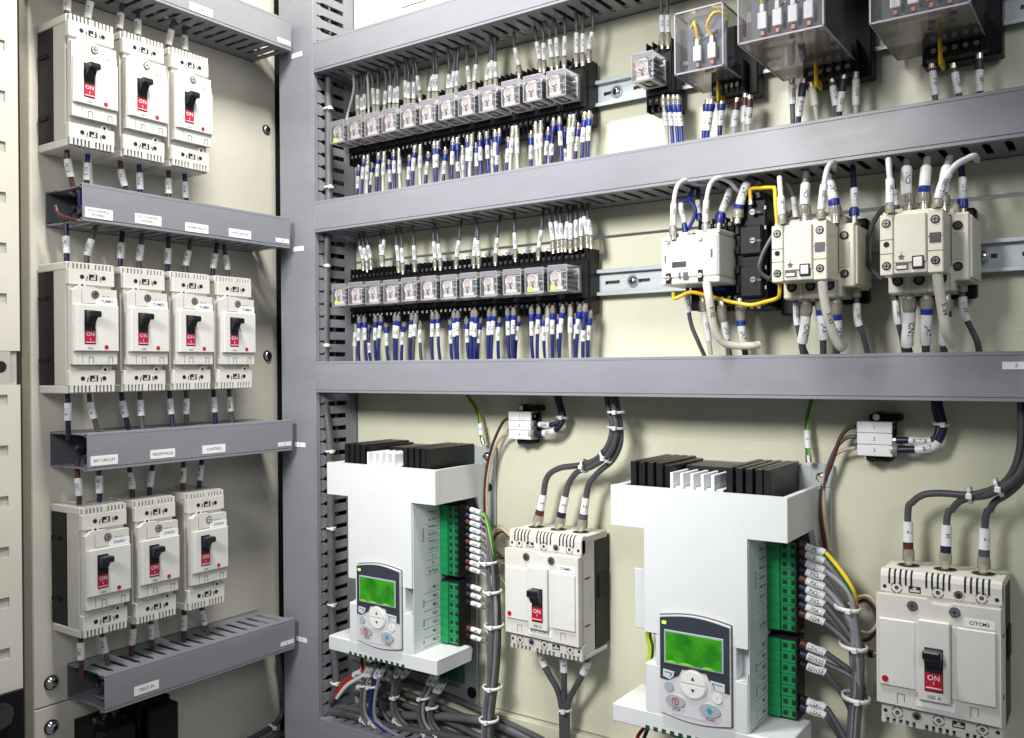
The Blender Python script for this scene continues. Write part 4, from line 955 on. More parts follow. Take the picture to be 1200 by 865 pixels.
cw('rightmost', 0, [
 ('lilac marked wire at the far left terminal of the %s cream contactor', [(1043, 250, -.052), (1043, 235, -.052), (1043, 215, -.045), (1041, 188, -.03), (1043, 195, .02)], 'lilac', .0040, [('boot', 0, .010), ('sleeve', .012, .044, 'L1201', .0058)]),
 ('thin grey marked wire behind the left of the %s cream contactor', [(1052, 252, .03), (1050, 235, .03), (1047, 215, .04), (1046, 195, .05)], 'greyd', .0034, [('sleeve', .012, .034, 'L12', .0048)]),
 ('thick grey wire with white marker at the left top of the %s cream contactor', [(1064, 250, .0), (1064, 238, .0), (1062, 215, .0), (1063, 188, .02)], 'grey', .0058, [('lug', 0, .012), ('boot', .010, .024), ('sleeve', .024, .062, 'CN1', .0076)]),
 ('thick wire with blue band at the middle top of the %s cream contactor', [(1083, 248, .0), (1083, 232, .0), (1084, 210, .0), (1087, 186, .02)], 'greyl', .0058, [('lug', 0, .012), ('boot', .010, .024), ('band', .024, .031, 'blueb'), ('sleeve', .031, .058, '', .0076)]),
 ('lilac marked wire arching right in front of the %s cream contactor', [(1098, 243, -.05), (1101, 228, -.05), (1107, 211, -.045), (1120, 194, -.04), (1134, 186, -.03), (1142, 183, -.02), (1145, 188, .02)], 'lilac', .0044, [('boot', 0, .008), ('sleeve', .010, .042, 'L1202', .0062)]),
 ('thick marked wire behind the arching lilac wire of the %s cream contactor', [(1106, 248, .0), (1105, 232, .0), (1108, 205, .0), (1113, 185, .02)], 'greyl', .0056, [('lug', 0, .01), ('boot', .008, .02), ('sleeve', .024, .056, 'JA7', .0074)]),
 ('navy wire with white marker at the right auxiliary block of the %s cream contactor', [(1128, 250, .02), (1128, 238, .02), (1128, 215, .02), (1126, 190, .04)], 'navy', .0044, [('lug', 0, .006), ('blueboot', .006, .018), ('sleeve', .018, .044, 'L11', .0058)]),
 ('thin dark wire with marker at the left below the %s cream contactor', [(1049, 340, .03), (1050, 352, .03), (1052, 375, .03), (1057, 397, .04), (1060, 416, .05)], 'greyd', .0040, [('sleeve', .014, .044, 'L1201', .0054)]),
 ('thick sleeved wire with open cream cuff below the %s cream contactor, left', [(1066, 340, .02), (1066, 355, .02), (1065, 380, .025), (1063, 402, .03), (1066, 416, .045)], 'greyd', .0058, [('lug', 0, .012), ('boot', .010, .028), ('sleeve', .028, .072, 'CN1', .0088)]),
 ('wire with blue band in the middle below the %s cream contactor', [(1086, 340, .02), (1086, 360, .02), (1085, 385, .025), (1085, 416, .045)], 'greyd', .0058, [('lug', 0, .012), ('boot', .010, .024), ('band', .024, .031, 'blueb'), ('sleeve', .031, .070, 'JA7', .0080)]),
 ('wire with blue band at the right below the %s cream contactor', [(1109, 342, .02), (1109, 360, .02), (1107, 385, .025), (1106, 414, .045)], 'greyd', .0054, [('lug', 0, .012), ('boot', .010, .024), ('band', .024, .031, 'blueb'), ('sleeve', .031, .068, 'J2', .0076)]),
 ('long cream sleeved stalk hanging in front of the %s cream contactor', [(1098, 318, -.045), (1100, 335, -.04), (1104, 360, -.03), (1108, 385, -.02), (1113, 398, -.005), (1114, 406, .005)], 'slvc', .0062, [('csleeve', .0, .092, '5104', .0070)]),
 ('dark grey wire with marker at the auxiliary block below the %s cream contactor', [(1127, 335, .03), (1128, 350, .03), (1131, 370, .03), (1138, 385, .035), (1145, 400, .04), (1148, 415, .05)], 'greyd', .0044, [('boot', 0, .008), ('sleeve', .014, .044, 'L1201', .0060)]),
])
wire('wire', 'black wire arching behind the left side of the rightmost contactor', 'wire', [at(1048, 238, .03), at(1030, 250, .04), at(1017, 280, .05), at(1018, 310, .05), at(1034, 328, .04)], .0032, 'greyd', 'wires of the contactors')
wire('wire', 'black wire arching behind the left side of the first cream contactor', 'wire', [at(930, 247, .03), at(915, 262, .04), at(893, 300, .02), at(892, 320, .02), at(912, 332, .03)], .0032, 'greyd', 'wires of the contactors')
# ================================================================== LARGE BREAKERS
def big_breaker(label, x0, z0, aux):
    """moulded case breaker with three poles; world aligned, front at y = .02"""
    loc = (x0, YB, z0); t = thing('circuit_breaker', label, 'circuit breaker', loc, 0, 'large three-pole breakers')
    Wd, H, d = .139, .199, .094
    b = MB().box(.0005, Wd-.0005, -.050, 0, .010, .186, 'black', .002).box(Wd-.003, Wd+.0015, -.04, -.01, .09, .13, 'blackm', .001).build('base', t)
    b = MB().box(.001, Wd-.001, -.086, -.050, .006, .190, 'ivory', .001)
    b.box(.003, Wd-.002, -.0925, -.086, .028, .172, 'ivory2', .0008)
    for z, h in ((.128, .004), (.052, .004)):
        for k in range(1): b.box(Wd-.0014, Wd-.0005, -.082, -.066, z, z+.0022, 'dark')
    b.box(Wd-.0014, Wd-.0004, -.070, -.058, .078, .102, 'ivory2', .0003); b.build('body', t)
    # top terminal cover with three cable wells
    b = MB()
    zb = .1995-.030
    b.box(0, Wd, -.0915, -.080, zb, .1930, 'ivory', .001)
    b.prism([(-.0940, zb+.001), (-.0915, zb), (-.080, zb), (-.080, .1985), (-.0885, .1985), (-.0925, .1955), (-.0940, .190)], 'x', 0, Wd, 'ivory')
    b.box(0, Wd, -.080, -.010, .186, .1975, 'ivory', .001)
    for i in range(3):
        cx = .026+i*.0440
        b.cyl((cx, -.052, .1970), (cx, -.052, .1981), .0155, m='ivory2', n=24).cyl((cx, -.052, .1975), (cx, -.052, .1984), .0135, m='dark', n=24)
        for k in range(5):
            x = cx-.0165+k*.0066
            b.prism([(-.0944, .1805), (-.0944, .1905), (-.0925, .1962), (-.0886, .1990), (-.0860, .1990), (-.0860, .1980), (-.088, .1975), (-.0935, .1880), (-.0935, .1805)], 'x', x, x+.0023, 'dark')
    def face(b, zc_, flip):
        for x, k in ((.005, 'h'), (.0195, 's'), (.041, 'q'), (.068, 's'), (.0915, 'H'), (.117, 's'), (.1335, 'h')) if not flip else ((.005, 'h'), (.0195, 's'), (.0425, 'H'), (.068, 's'), (.0905, 'q'), (.117, 's'), (.1335, 'h')):
            if k == 'h': b.cyl((x, -.0943, zc_), (x, -.0935, zc_), .0024, m='dark', n=12)
            elif k == 'H': b.ring((x, -.0940, zc_), (0, 1, 0), .0062, .0009, 'ivory2', 20).cyl((x, -.0943, zc_), (x, -.0935, zc_), .0050, m='inkg', n=16).cyl((x, -.0946, zc_-.0005), (x, -.0942, zc_-.0005), .0028, m='dark', n=12)
            elif k == 'q': b.box(x-.0072, x+.0072, -.0943, -.0935, zc_-.0045, zc_+.0040, 'dark').box(x-.0058, x+.0058, -.0946, -.0942, zc_-.0030, zc_-.0002, 'ivory2').box(x-.002, x+.002, -.0946, -.0942, zc_, zc_+.0028, 'ivory2')
            else:
                for q in range(4):
                    p_ = []
                    for j in range(5):
                        an = q*PI/2+.22+j*(PI/2-.44)/4; p_.append((x+.0072*math.cos(an), zc_+.0072*math.sin(an)))
                    for j in range(5):
                        an = q*PI/2+.22+(4-j)*(PI/2-.44)/4; p_.append((x+.0062*math.cos(an), zc_+.0062*math.sin(an)))
                    b.prism(p_, 'y', -.0943, -.0935, 'dark')
                b.cyl((x, -.0944, zc_), (x, -.0935, zc_), .0042, m='ivory3', n=16).cyl((x, -.0947, zc_), (x, -.0943, zc_), .0026, m='dark', n=12).cyl((x, -.0949, zc_), (x, -.0946, zc_), .0014, m='steel', n=8)
    face(b, .1765, False); b.build('terminal_cover', t)
    b = MB().box(0, Wd, -.094, -.080, .0062, .0245, 'ivory', .0012).box(0, Wd, -.084, -.010, 0, .0065, 'ivory', .0008)
    teeth(b, 0, Wd, -.094, .0, .0068, 3, 5, 'ivory', .008); b.box(.001, Wd-.001, -.0862, -.0842, .0004, .0064, 'dark')  # dark strip behind the ribs gives the slots painted shade
    face(b, .0155, True); b.build('terminal_cover', t)
    # front plate
    b = MB(); x0_, x1_ = -.0035, Wd-.0005
    b.prism([(x0_, .0285), (x1_, .0255), (x1_, .1665), (.086, .1665), (.081, .1630), (.062, .1630), (.056, .1680), (x0_, .1680)], 'y', -.1035, -.0925, 'ivory')
    b.box(x0_+.0035, .0435, -.1068, -.1035, .0525, .1385, 'ivory3', .0012).box(.0910, .1335, -.1068, -.1035, .0490, .1395, 'ivory3', .0012)
    b.box(.0435, .0500, -.1062, -.1035, .0500, .1385, 'ivory3', .0006)
    b.box(.0470, .0840, -.1110, -.1035, .0430, .1440, 'ivory3', .0015)
    b.box(.084, .091, -.1050, -.1035, .049, .139, 'ivory', .0005)
    for x in (.021, .105):
        b.box(x, x+.009, -.1038, -.1034, .043, .0437, 'inkg'); b.box(x, x+.0007, -.1038, -.1034, .031, .043, 'inkg')
        b.box(x+.0083, x+.009, -.1038, -.1034, .034, .043, 'inkg')
    b.text('100 A', .0068, (.0655, -.1113, .0490), m='inkg')
    b.build('front_plate', t)
    for x, z in ((.040, .1580), (.0885, .1570)):
        b = MB().cyl((x, -.1033, z), (x, -.1049, z), .0064, m='inkg', n=20).cyl((x, -.1046, z), (x, -.1056, z), .0048, m='steel', n=18)
        b.box(x-.0036, x+.0036, -.1059, -.1055, z-.0006, z+.0006, 'dark').box(x-.0006, x+.0006, -.1059, -.1055, z-.0036, z+.0036, 'dark'); b.build('screw', t)
    b = MB().box(.0548, .0760, -.1114, -.1108, .0560, .1105, 'dark').box(.0556, .0752, -.1120, -.1113, .0580, .0795, 'red')
    b.text('ON', .0092, (.0654, -.1123, .0735), m='white').box(.0650, .0659, -.1123, -.1119, .0655, .0690, 'white').box(.0566, .0742, -.1123, -.1119, .0605, .0617, 'white')
    b.build('switch_window', t)
    b = MB().prism([(-.1115, .085), (-.1165, .088), (-.1250, .1005), (-.1250, .103), (-.1115, .103)], 'x', .0560, .0748, 'navyk').box(.0550, .0758, -.1290, -.1150, .0985, .1105, 'navyk', .0022)
    b.build('toggle', t)
    MB().cyl((.0075, -.1066, .0610), (.0075, -.1080, .0610), .0042, .0038, 18, 'redb').build('test_button', t)
    MB().box(.0990, .1325, -.1040, -.1035, .1415, .1520, 'white').text('C/TCM2' if not aux else 'C70MB1', .0062, (.1155, -.1043, .1468), m='navy').build('name_sticker', t)
    b = MB().box(.0440, .0880, -.1042, -.1035, .0325, .0430, 'white')
    if aux: b.text('AUX SOURCE', .0060, (.066, -.1045, .0378), m='ink')
    b.build('name_sticker', t)
    return t
XA, ZA, XB, ZB = .4445, -.4905, 1.0335, -.4845
big_breaker('large breaker with red ON window and AUX SOURCE sticker, between the two white drives', XA, ZA, True)
big_breaker('large breaker with red ON window at the lower right corner of the picture', XB, ZB, False)

# thick supply cables of the large breakers
def cable(label, pts, bandcol, txt, Y=None, m0=.030, grp='thick supply cables of the large breakers', r=.0068, col='greyd', sl=.028):
    P = [at(x, y, yy) for x, y, yy in pts]
    return wire('power_cable', label, 'cable', P, r, col, grp, [('lug', 0, .014), ('boot', .010, .026), ('band', .026, .032, bandcol), ('sleeve', .033, .033+sl, txt, r*1.18)])
yA = YB-.052
def topc(x0, i): return V((x0+.026+i*.044, yA, -.2925))
def cab(label, x0, z0, i, px, bc, tx):
    s_ = V((x0+.026+i*.044, yA, z0+.1960)); P = [s_]+[at(*p) for p in px]
    return wire('power_cable', label, 'cable', P, .0046 if x0 > 1 else .0051, 'greyd', 'thick supply cables of the large breakers', [('lug', 0, .014), ('boot', .009, .024), ('band', .024, .032, bc), ('sleeve', .033, .060, tx, .0066)])
cab('dark grey cable with white marker at the left pole of the breaker between the drives', XA, ZA, 0, [(636, 585, .063), (641, 560, .062), (655, 549, .06), (680, 545, .06), (699, 538, .055), (713, 522, .05), (718, 500, .05), (713, 478, .05), (711, 455, .05)], 'brown', '2')
cab('dark grey cable with white marker at the middle pole of the breaker between the drives', XA, ZA, 1, [(663, 580, .063), (667, 566, .063), (677, 553, .06), (695, 546, .055), (713, 533, .045), (722, 511, .04), (720, 483, .04), (716, 455, .04)], 'navy', '2')
cab('dark grey cable with white marker at the right pole of the breaker between the drives', XA, ZA, 2, [(687, 582, .063), (691, 566, .063), (703, 552, .06), (717, 540, .055), (726, 522, .05), (727, 503, .05), (724, 483, .05), (720, 455, .05)], 'greyd', 'Z')
cab('dark grey cable with white marker at the left pole of the lower right breaker', XB, ZB, 0, [(1064, 600, .063), (1069, 589, .063), (1082, 580, .062), (1102, 578, .06), (1132, 580, .055), (1152, 577, .05), (1174, 568, .045), (1188, 551, .04), (1195, 528, .04), (1197, 505, .04), (1196, 455, .04)], 'brown', '7')
cab('dark grey cable with white marker at the middle pole of the lower right breaker', XB, ZB, 1, [(1110, 605, .063), (1115, 598, .063), (1124, 588, .06), (1140, 583, .055), (1158, 580, .048), (1178, 570, .04), (1194, 556, .035), (1203, 532, .035), (1206, 505, .035), (1206, 455, .035)], 'navy', 'H')
cab('dark grey cable with white marker at the right pole of the lower right breaker', XB, ZB, 2, [(1155, 606, .063), (1160, 598, .063), (1166, 588, .062), (1179, 580, .06), (1193, 568, .06), (1206, 550, .06), (1216, 520, .06), (1218, 455, .06)], 'greyd', '7')
tie(at(722, 483, .045), (0, 0, 1), .0135, 'white tie round the cable bundle just under the duct, above the breaker between the drives')
tie(at(722, 501, .045), (.1, 0, 1), .0135, 'white tie round the cable bundle above its bend')
tie(at(710, 535, .05), (-.75, 0, -.66), .0130, 'white tie where the three cables bend towards the breaker between the drives')
tie(at(685, 546, .058), (-1, 0, -.2), .0110, 'white tie holding two cables together left of the bend')
tie(at(1137, 580, .055), (1, 0, .1), .0105, 'clear tie holding two cables above the lower right breaker')
tie(at(1170, 571, .045), (1, 0, .4), .0115, 'clear tie at the bend of the cables above the lower right breaker')
# lower cables of the middle breaker
for i, (px, tx, bc, nm) in enumerate((([(636, 775, .063), (643, 790, .065), (653, 808, .07), (658, 830, .075), (659, 880, .08)], 'R', 'navy', 'left'), ([(660, 775, .063), (661, 790, .065), (661, 810, .07), (662, 830, .075), (662, 880, .08)], 'S', 'navy', 'middle'), ([(688, 775, .063), (682, 792, .065), (672, 810, .07), (665, 830, .075), (665, 880, .08)], 'T', 'grey', 'right'))):
    s_ = V((XA+.026+i*.044, .063, ZA+.004))
    wire('power_cable', '%s cable with white marker leaving the bottom of the breaker between the drives' % nm, 'cable', [s_]+[at(*p) for p in px], .0052, 'greyd', 'cables below the middle breaker', [('band', 0, .018, bc), ('sleeve', .020, .044, tx, .0066)])
tie(at(662, 831, .075), (0, 0, 1), .0115, 'white tie joining the three cables below the breaker between the drives')

# ================================================================== TERMINAL BLOCKS
def tblock(label, x0, x1, z1, z0, y):
    loc = (x0, YB, z0); t = thing('terminal_block', label, 'terminal block', loc, 0, 'white three-way terminal blocks')
    b = MB(); H = z1-z0; Wd = x1-x0; d = YB-y
    b.box(0, Wd, -d+.004, -.004, .001, H-.001, 'blackm', .001)
    for i in range(3): b.box(.0, Wd, -d, -.012, i*H/3+.0003, (i+1)*H/3-.0003, 'white', .0008).text(['3', '2', '1'][i], .007, (Wd/2, -d-.0002, (i+.5)*H/3), m='inkg')
    for i in range(3):
        for sx in (-.0002, Wd+.0002): b.cyl((sx-.0006, -d+.013, (i+.5)*H/3), (sx+.0006, -d+.013, (i+.5)*H/3), .0028, m='brass', n=10)
    b.build('block', t)
    b = MB().box(Wd*.3, Wd+.008, -.028, 0, H, H+.010, 'blackm', .002).cyl((Wd*.55, -.034, H+.006), (Wd*.55, -.006, H+.006), .0065, m='black', n=14).cyl((Wd*.55, -.0355, H+.006), (Wd*.55, -.034, H+.006), .0045, m='steel', n=12)
    b.build('end_clamp', t)
    MB().box(Wd*.2, Wd*.9, -.026, 0, -.008, 0, 'blackm', .002).cyl((Wd*.4, -.03, -.004), (Wd*.4, -.006, -.004), .005, m='black', n=12).build('end_clamp', t)
tblock('white three-way terminal block on the panel between the left drive and its breaker', .4035, .4505, -.0975, -.1465, .078)
tblock('white three-way terminal block on the panel right of the right drive', .9915, 1.0370, -.0985, -.1462, .078)
def Wp(label, pts, col, r=.003, segs=(), grp=None, cat='wire', name='wire', stripe=None):
    return wire(name, label, cat, [at(*p) for p in pts], r, col, grp, segs, stripe=stripe)
Wp('navy wire with white marker leaving the left terminal block, upper one', [(622, 497.5, .085), (632, 497.5, .085), (648, 498, .085), (656, 493, .088), (657, 484, .09), (653, 470, .095), (650, 455, .095)], 'navy', .0042, [('boot', 0, .010), ('sleeve', .018, .040, 'B200', .0050)], 'wires of the terminal blocks')
Wp('navy wire with white marker leaving the left terminal block, lower one', [(622, 508, .085), (634, 508, .085), (648, 506, .085), (657, 498, .085), (660, 486, .088), (656, 470, .09), (654, 455, .09)], 'navy', .0050, [('boot', 0, .010), ('sleeve', .026, .052, 'B21', .0060)], 'wires of the terminal blocks')
Wp('navy wire with white marker leaving the right terminal block, upper one', [(1045, 516, .085), (1060, 516, .085), (1090, 517, .085), (1099, 508, .085), (1100, 495, .088), (1096, 480, .09), (1094, 455, .09)], 'navy', .0045, [('lug', 0, .006), ('sleeve', .022, .050, 'B1718', .0054)], 'wires of the terminal blocks')
Wp('navy wire with white marker leaving the right terminal block, lower one', [(1045, 526.5, .085), (1060, 527, .085), (1090, 525, .085), (1102, 513, .085), (1105, 497, .085), (1100, 475, .088), (1098, 455, .09)], 'navy', .0052, [('boot', 0, .008), ('sleeve', .030, .062, 'B17', .0060)], 'wires of the terminal blocks')
tie(at(659, 489, .089), (.1, 0, 1), .0095, 'clear tie round the navy wires right of the left terminal block')
tie(at(1103, 497, .087), (.1, 0, 1), .0100, 'clear tie round the navy wires right of the right terminal block')
Wp('brown wire arching left from the left terminal block down behind the cable bundle', [(596, 490, .09), (588, 497, .09), (576, 525, .088), (569, 560, .085), (568, 600, .085), (570, 640, .09), (582, 652, .09), (596, 655, .09)], 'brown', .0026, (), 'thin wires of the terminal blocks')
Wp('tan wire arching left from the left terminal block down behind the cable bundle', [(596, 508, .09), (588, 512, .09), (578, 530, .088), (571.5, 562, .085), (571, 600, .085), (574, 645, .09), (585, 675, .09), (596, 690, .09)], 'tan', .0026, (), 'thin wires of the terminal blocks')
Wp('small brown and tan loop left of the breaker between the drives', [(598, 628, .09), (586, 619, .09), (577, 626, .088), (574, 640, .088), (580, 655, .09), (594, 661, .092), (602, 655, .095)], 'tan', .0022, (), 'thin wires of the terminal blocks')
Wp('dark loop beside the tan loop left of the breaker between the drives', [(599, 632, .09), (588, 623, .09), (579, 631, .09), (579, 643, .09), (588, 652, .095)], 'brown', .0022, (), 'thin wires of the terminal blocks')
Wp('brown wire arching left from the right terminal block, highest one', [(1003, 500, .09), (994, 502, .09), (984, 515, .088), (974, 545, .085), (963, 575, .085), (962, 610, .085), (968, 650, .09)], 'brown', .0028, (), 'thin wires of the terminal blocks')
Wp('black wire arching left from the right terminal block, middle one', [(1003, 512, .09), (992, 513, .09), (980, 525, .088), (968, 555, .085), (964, 590, .085), (966, 640, .09)], 'greyd', .0028, (), 'thin wires of the terminal blocks')
Wp('tan wire arching left from the right terminal block, lowest one', [(1003, 525, .09), (990, 527, .09), (977, 535, .088), (966, 560, .085), (966, 600, .085), (972, 645, .09)], 'tan', .0028, (), 'thin wires of the terminal blocks')
Wp('tan loop behind the right cable bundle beside the lower right breaker', [(1004, 700, .085), (1018, 699, .085), (1029, 712, .085), (1029, 730, .085), (1018, 742, .088), (1004, 738, .09)], 'tan', .0026, (), 'thin wires of the terminal blocks')
Wp('dark loop below the tan loop beside the lower right breaker', [(1004, 706, .09), (1016, 704, .09), (1026, 718, .09), (1028, 735, .09), (1018, 749, .09), (1004, 750, .092)], 'brown', .0026, (), 'thin wires of the terminal blocks')
Wp('twisted dark and white wire end beside the lower right breaker', [(1004, 762, .09), (1018, 766, .09), (1034, 768, .09)], 'tan', .0036, [('band', .004, .010, 'navy'), ('band', .016, .022, 'navy'), ('band', .028, .034, 'navy')], 'thin wires of the terminal blocks')

# ================================================================== DRIVES
def drive(label, x0, z1):
    """white variable speed drive; local origin at the hood's upper left front corner"""
    O = (x0, -.04, z1); t = thing('motor_drive', label, 'motor drive', O, 0, 'white motor drives with green screens')
    W = .2615; Dp = YB+.04; g = MB
    # metal back plate
    b = g().box(.012, W-.002+.018, Dp-.006, Dp-.001, -.115, .028, 'dg', .001).box(.035, W-.028, Dp-.006, Dp-.001, -.452, -.112, 'dg', .001)
    b.cyl((W+.006, Dp-.0066, .018), (W+.006, Dp-.0062, .018), .005, m='dark', n=16).cyl((W-.040, Dp-.0070, -.430), (W-.040, Dp-.0061, -.430), .0105, m='dark', n=20).cyl((W-.004+.006, Dp-.0075, -.045), (W+.002, Dp-.0061, -.045), .008, m='dark', n=18)
    b.text('|||||||||||||||', .008, (W-.085, Dp-.0066, -.424), m='inkg')
    b.build('back_plate', t)
    # hood: an open frame around the heat sinks
    b = g(); T = .011
    b.prism([(0, -.059), (.0540, -.059), (.0540, -.2080), (.2070, -.2080), (.2070, -.059), (W, -.059), (W, -.0012), (W-.0012, 0), (.0012, 0), (0, -.0012)], 'y', 0, T, 'dw')
    b.box(0, T*.8, .004, .128, -.0590, -.0005, 'dw', .002)
    # right side wall with slanted rear edge
    b.prism([(.004, -.0590), (.004, -.0003), (.140, -.0003), (.150, -.03), (.152, -.115), (.128, -.075), (.118, -.0590)], 'x', W-.009, W-.0003, 'dw')
    b.box(.006, W-.006, .008, .120, -.0600, -.0560, 'dw', .001)
    b.build('hood', t)
    bl, br = .0540, .2070
    # body: upper part, grip notches at both sides, lower part, base flange
    b = g()
    b.box(bl+.0003, br-.0003, 0.006, .110, -.2078, -.0560, 'dw', .001)
    b.box(bl+.0165, br-.0165, .0006, .110, -.2530, -.2070, 'dw', .001)
    b.prism([(bl+.016, -.2078), (bl+.0075, -.2078), (bl+.0135, -.2150), (bl+.0165, -.2300), (bl+.0135, -.2450), (bl+.004, -.2530), (bl+.018, -.2530)], 'y', .006, .110, 'dw')
    b.box(br-.0175, br-.0003, .0260, .110, -.2535, -.2075, 'dw', .001)
    b.prism([(br-.0003, -.2420), (br-.0025, -.2480), (br-.0075, -.2520), (br-.0165, -.2532), (br-.0003, -.2532)], 'y', .0006, .030, 'dw')
    b.box(bl, br, 0.0004, .110, -.3250, -.2525, 'dw', .002)
    b.build('housing', t)
    b = g(); b.box(0, W, 0, .0040, -.3490, -.3225, 'dw', .0015).box(0, W, .0030, .096, -.3265, -.3225, 'dw', .0015).box(0, .004, .003, .096, -.3490, -.324, 'dw', .001)
    b.prism([(.0032, -.3488), (.0032, -.3235), (.096, -.3235), (.100, -.330), (.096, -.3488)], 'x', W-.0045, W-.0002, 'dw')
    for i in range(11): b.box(.054+i*.0128, .0605+i*.0128, -.0006, .0042, -.3492, -.3430, 'tgreen2')
    b.build('base_flange', t)
    # side label with printed terminal names (surface pattern of the side wall)
    b = g()
    sx = br+.0008
    b.box(br, sx, .004, .0795, -.3215, -.0590, 'dgr')
    rows_ = ['PE', 'PWR L1', 'AUXL1+', 'PWR L2', 'AUXL2+', 'PWR L3', 'AUX L3', 'E +', 'E -', 'In Open']
    for i, s_ in enumerate(rows_):
        z = -.0690-i*.01305; b.text(s_, .0078, (sx+.0002, .058, z), (0, 1, 0), (0, 0, 1), 'ink', 1.0).box(sx, sx+.0002, .038, .078, z-.0063, z-.0059, 'ink')
    for i, s_ in enumerate(['ML1', 'ML2', 'ML3', 'NX1', 'NX2', 'MC1', 'MC2']):
        z = -.2160-i*.01560; b.text(s_, .0080, (sx+.0002, .062, z), (0, 1, 0), (0, 0, 1), 'ink').box(sx, sx+.0002, .030, .078, z-.0076, z-.0072, 'ink')
    for s_, z in (('Control', -.12), ('Out', -.240), ('Stat', -.275), ('In', -.308)): b.text(s_, .0075, (sx+.0002, .030, z), (0, 0, 1), (0, -1, 0), 'ink')
    b.build('side_label', t)
    # green plug-in terminals facing right
    for z0_, z1_, n in ((-.1975, -.0720, 10), (-.3190, -.2090, 7)):
        b = g(); x1 = W-.0085
        b.box(br+.001, x1-.0035, .0790, .112, z0_-.002, z1_+.003, 'blackm', .001)
        b.box(br+.001, br+.019, .0745, .108, z0_, z1_, 'tgreen', .0012).box(br+.0195, x1-.006, .0765, .108, z0_+.0004, z1_-.0004, 'tgreen', .0012)
        p = (z1_-z0_)/n
        for i in range(n):
            z = z1_-(i+.5)*p
            b.box(br+.0195, x1-.0062, .0758, .077, z+p*.5-.0006, z+p*.5, 'tgreen2')
            b.box(br+.0225, br+.0295, .0758, .0768, z-.0034, z+.0034, 'tgreen2').box(br+.0240, br+.0275, .0752, .0765, z-.0022, z+.0015, 'dark')
            b.box(br+.0345, br+.0420, .0758, .0768, z-.0038, z+.0038, 'tgreen2').box(br+.0360, br+.0410, .0752, .0765, z-.0026, z+.0022, 'dark')
            b.box(br+.002, br+.0180, .0742, .0748, z+p*.5-.0004, z+p*.5, 'tgreen2')
            b.cyl((x1-.0068, .092, z), (x1-.005, .092, z), .0034, m='dark', n=10)
        b.build('terminal_strip', t)
    # heat sinks in the open top
    b = g(); zb = -.050
    for x in (.0195, .0335, .0475, .0615): b.box(x, x+.0095, .026, .150, zb, .0335, 'fin', .0006)
    b.box(.0195, .083, .034, .150, zb, .0300, 'fin', .0006); b.build('heat_sink', t)
    b = g()
    for x in (.1700, .1840, .1980, .2120, .2230): b.box(x, x+.0095, .021, .148, zb, .0335, 'fin', .0006)
    b.box(.1705, .2310, .030, .148, zb, .0305, 'fin', .0006); b.build('heat_sink', t)
    b = g()
    for i in range(5): b.box(.0890+i*.0155, .0935+i*.0155, .014, .070, zb, .0220, 'finw', .0006)
    b.box(.0865, .1660, .075, .150, zb, .0270, 'fin', .0006); b.box(.0865, .1660, .020, .075, zb, .0020, 'dgr', .0006); b.build('vent_ribs', t)
    b = g(); b.box(.012, W-.012, .012, .14, zb-.005, zb, 'blackm'); b.build('inner_floor', t)
    # circuit board under the flange
    b = g(); b.box(.040, W-.035, .120, .124, -.405, -.330, 'pcb', .0005).box(.035, W-.04, .020, .110, -.3430, -.3300, 'pcb', .001)
    for i in range(12): b.box(.050+i*.0145, .060+i*.0145, .018, .040, -.356, -.343, 'tgreen', .0008).cyl((.055+i*.0145, .0178, -.350), (.055+i*.0145, .0188, -.350), .0024, m='dark', n=8)
    for i in range(26):
        x = random.uniform(.05, W-.045); z = random.uniform(-.40, -.345); b.box(x, x+random.uniform(.003, .009), .1165, .1205, z, z+random.uniform(.003, .008), random.choice(['dark', 'tgreen', 'copper', 'inkg', 'steel']))
    b.build('circuit_board', t)
    # earth bolt on the upper right ear
    b = g().cyl((W+.004, Dp-.012, .012), (W+.004, Dp-.004, .012), .0085, m='chrome', n=6).cyl((W+.004, Dp-.0065, .012), (W+.004, Dp-.006, .012), .0115, m='steel', n=18).cyl((W+.004, Dp-.020, .012), (W+.004, Dp-.012, .012), .0045, m='brass', n=12)
    b.box(W-.012, W+.020, Dp-.008, Dp-.005, -.002, .032, 'dg', .001); b.build('earth_bolt', t)
    # keypad
    kx0, kx1, kz0, kz1 = .0800, .1845, -.3220, -.1770
    def arc(n, za, zb_, sag):     # keypad outline: bowed top and bottom
        P = []
        for i in range(n+1):
            f = i/n; P.append((kx0+(kx1-kx0)*f, za+sag*math.sin(PI*f)))
        return P
    top = arc(12, kz1-.0035, 0, .0065); bot = arc(12, kz0+.0065, 0, -.0065)
    b = g()
    big = [(x+(x-.132)*.028, z+.0018) for x, z in top]+[(x+(x-.132)*.028, z-.0018) for x, z in reversed(bot)]
    b.prism(big, 'y', -.0006, .004, 'inkg')
    b.prism(top+list(reversed(bot)), 'y', -.0055, .002, 'kpl')
    kp = b.build('keypad', t)
    b = g()
    up = [(x+(.001 if x < .13 else -.001), z-.0012) for x, z in top]
    b.prism(up+[(kx1-.0010, -.2715), (kx1-.013, -.2700), (.155, -.2600), (.150, -.2500), (.114, -.2500), (.109, -.2600), (kx0+.013, -.2690), (kx0+.0010, -.2680)], 'y', -.0064, -.0050, 'kp'); b.build('keypad_top', kp)
    b = g().box(.0875, .1755, -.0074, -.0062, -.2450, -.1975, 'kbtn', .0008); b.build('screen_frame', kp)
    b = g().box(.0902, .1728, -.0080, -.0072, -.2425, -.2000, 'lcd')
    for x, w_ in ((.098, .010), (.121, .012), (.153, .010)): b.prism([(x-w_, -.2424), (x+w_, -.2424), (x+w_*.4, -.2405), (x, -.2398), (x-w_*.4, -.2405)], 'y', -.0083, -.0080, 'lcdb')
    b.build('screen', kp)
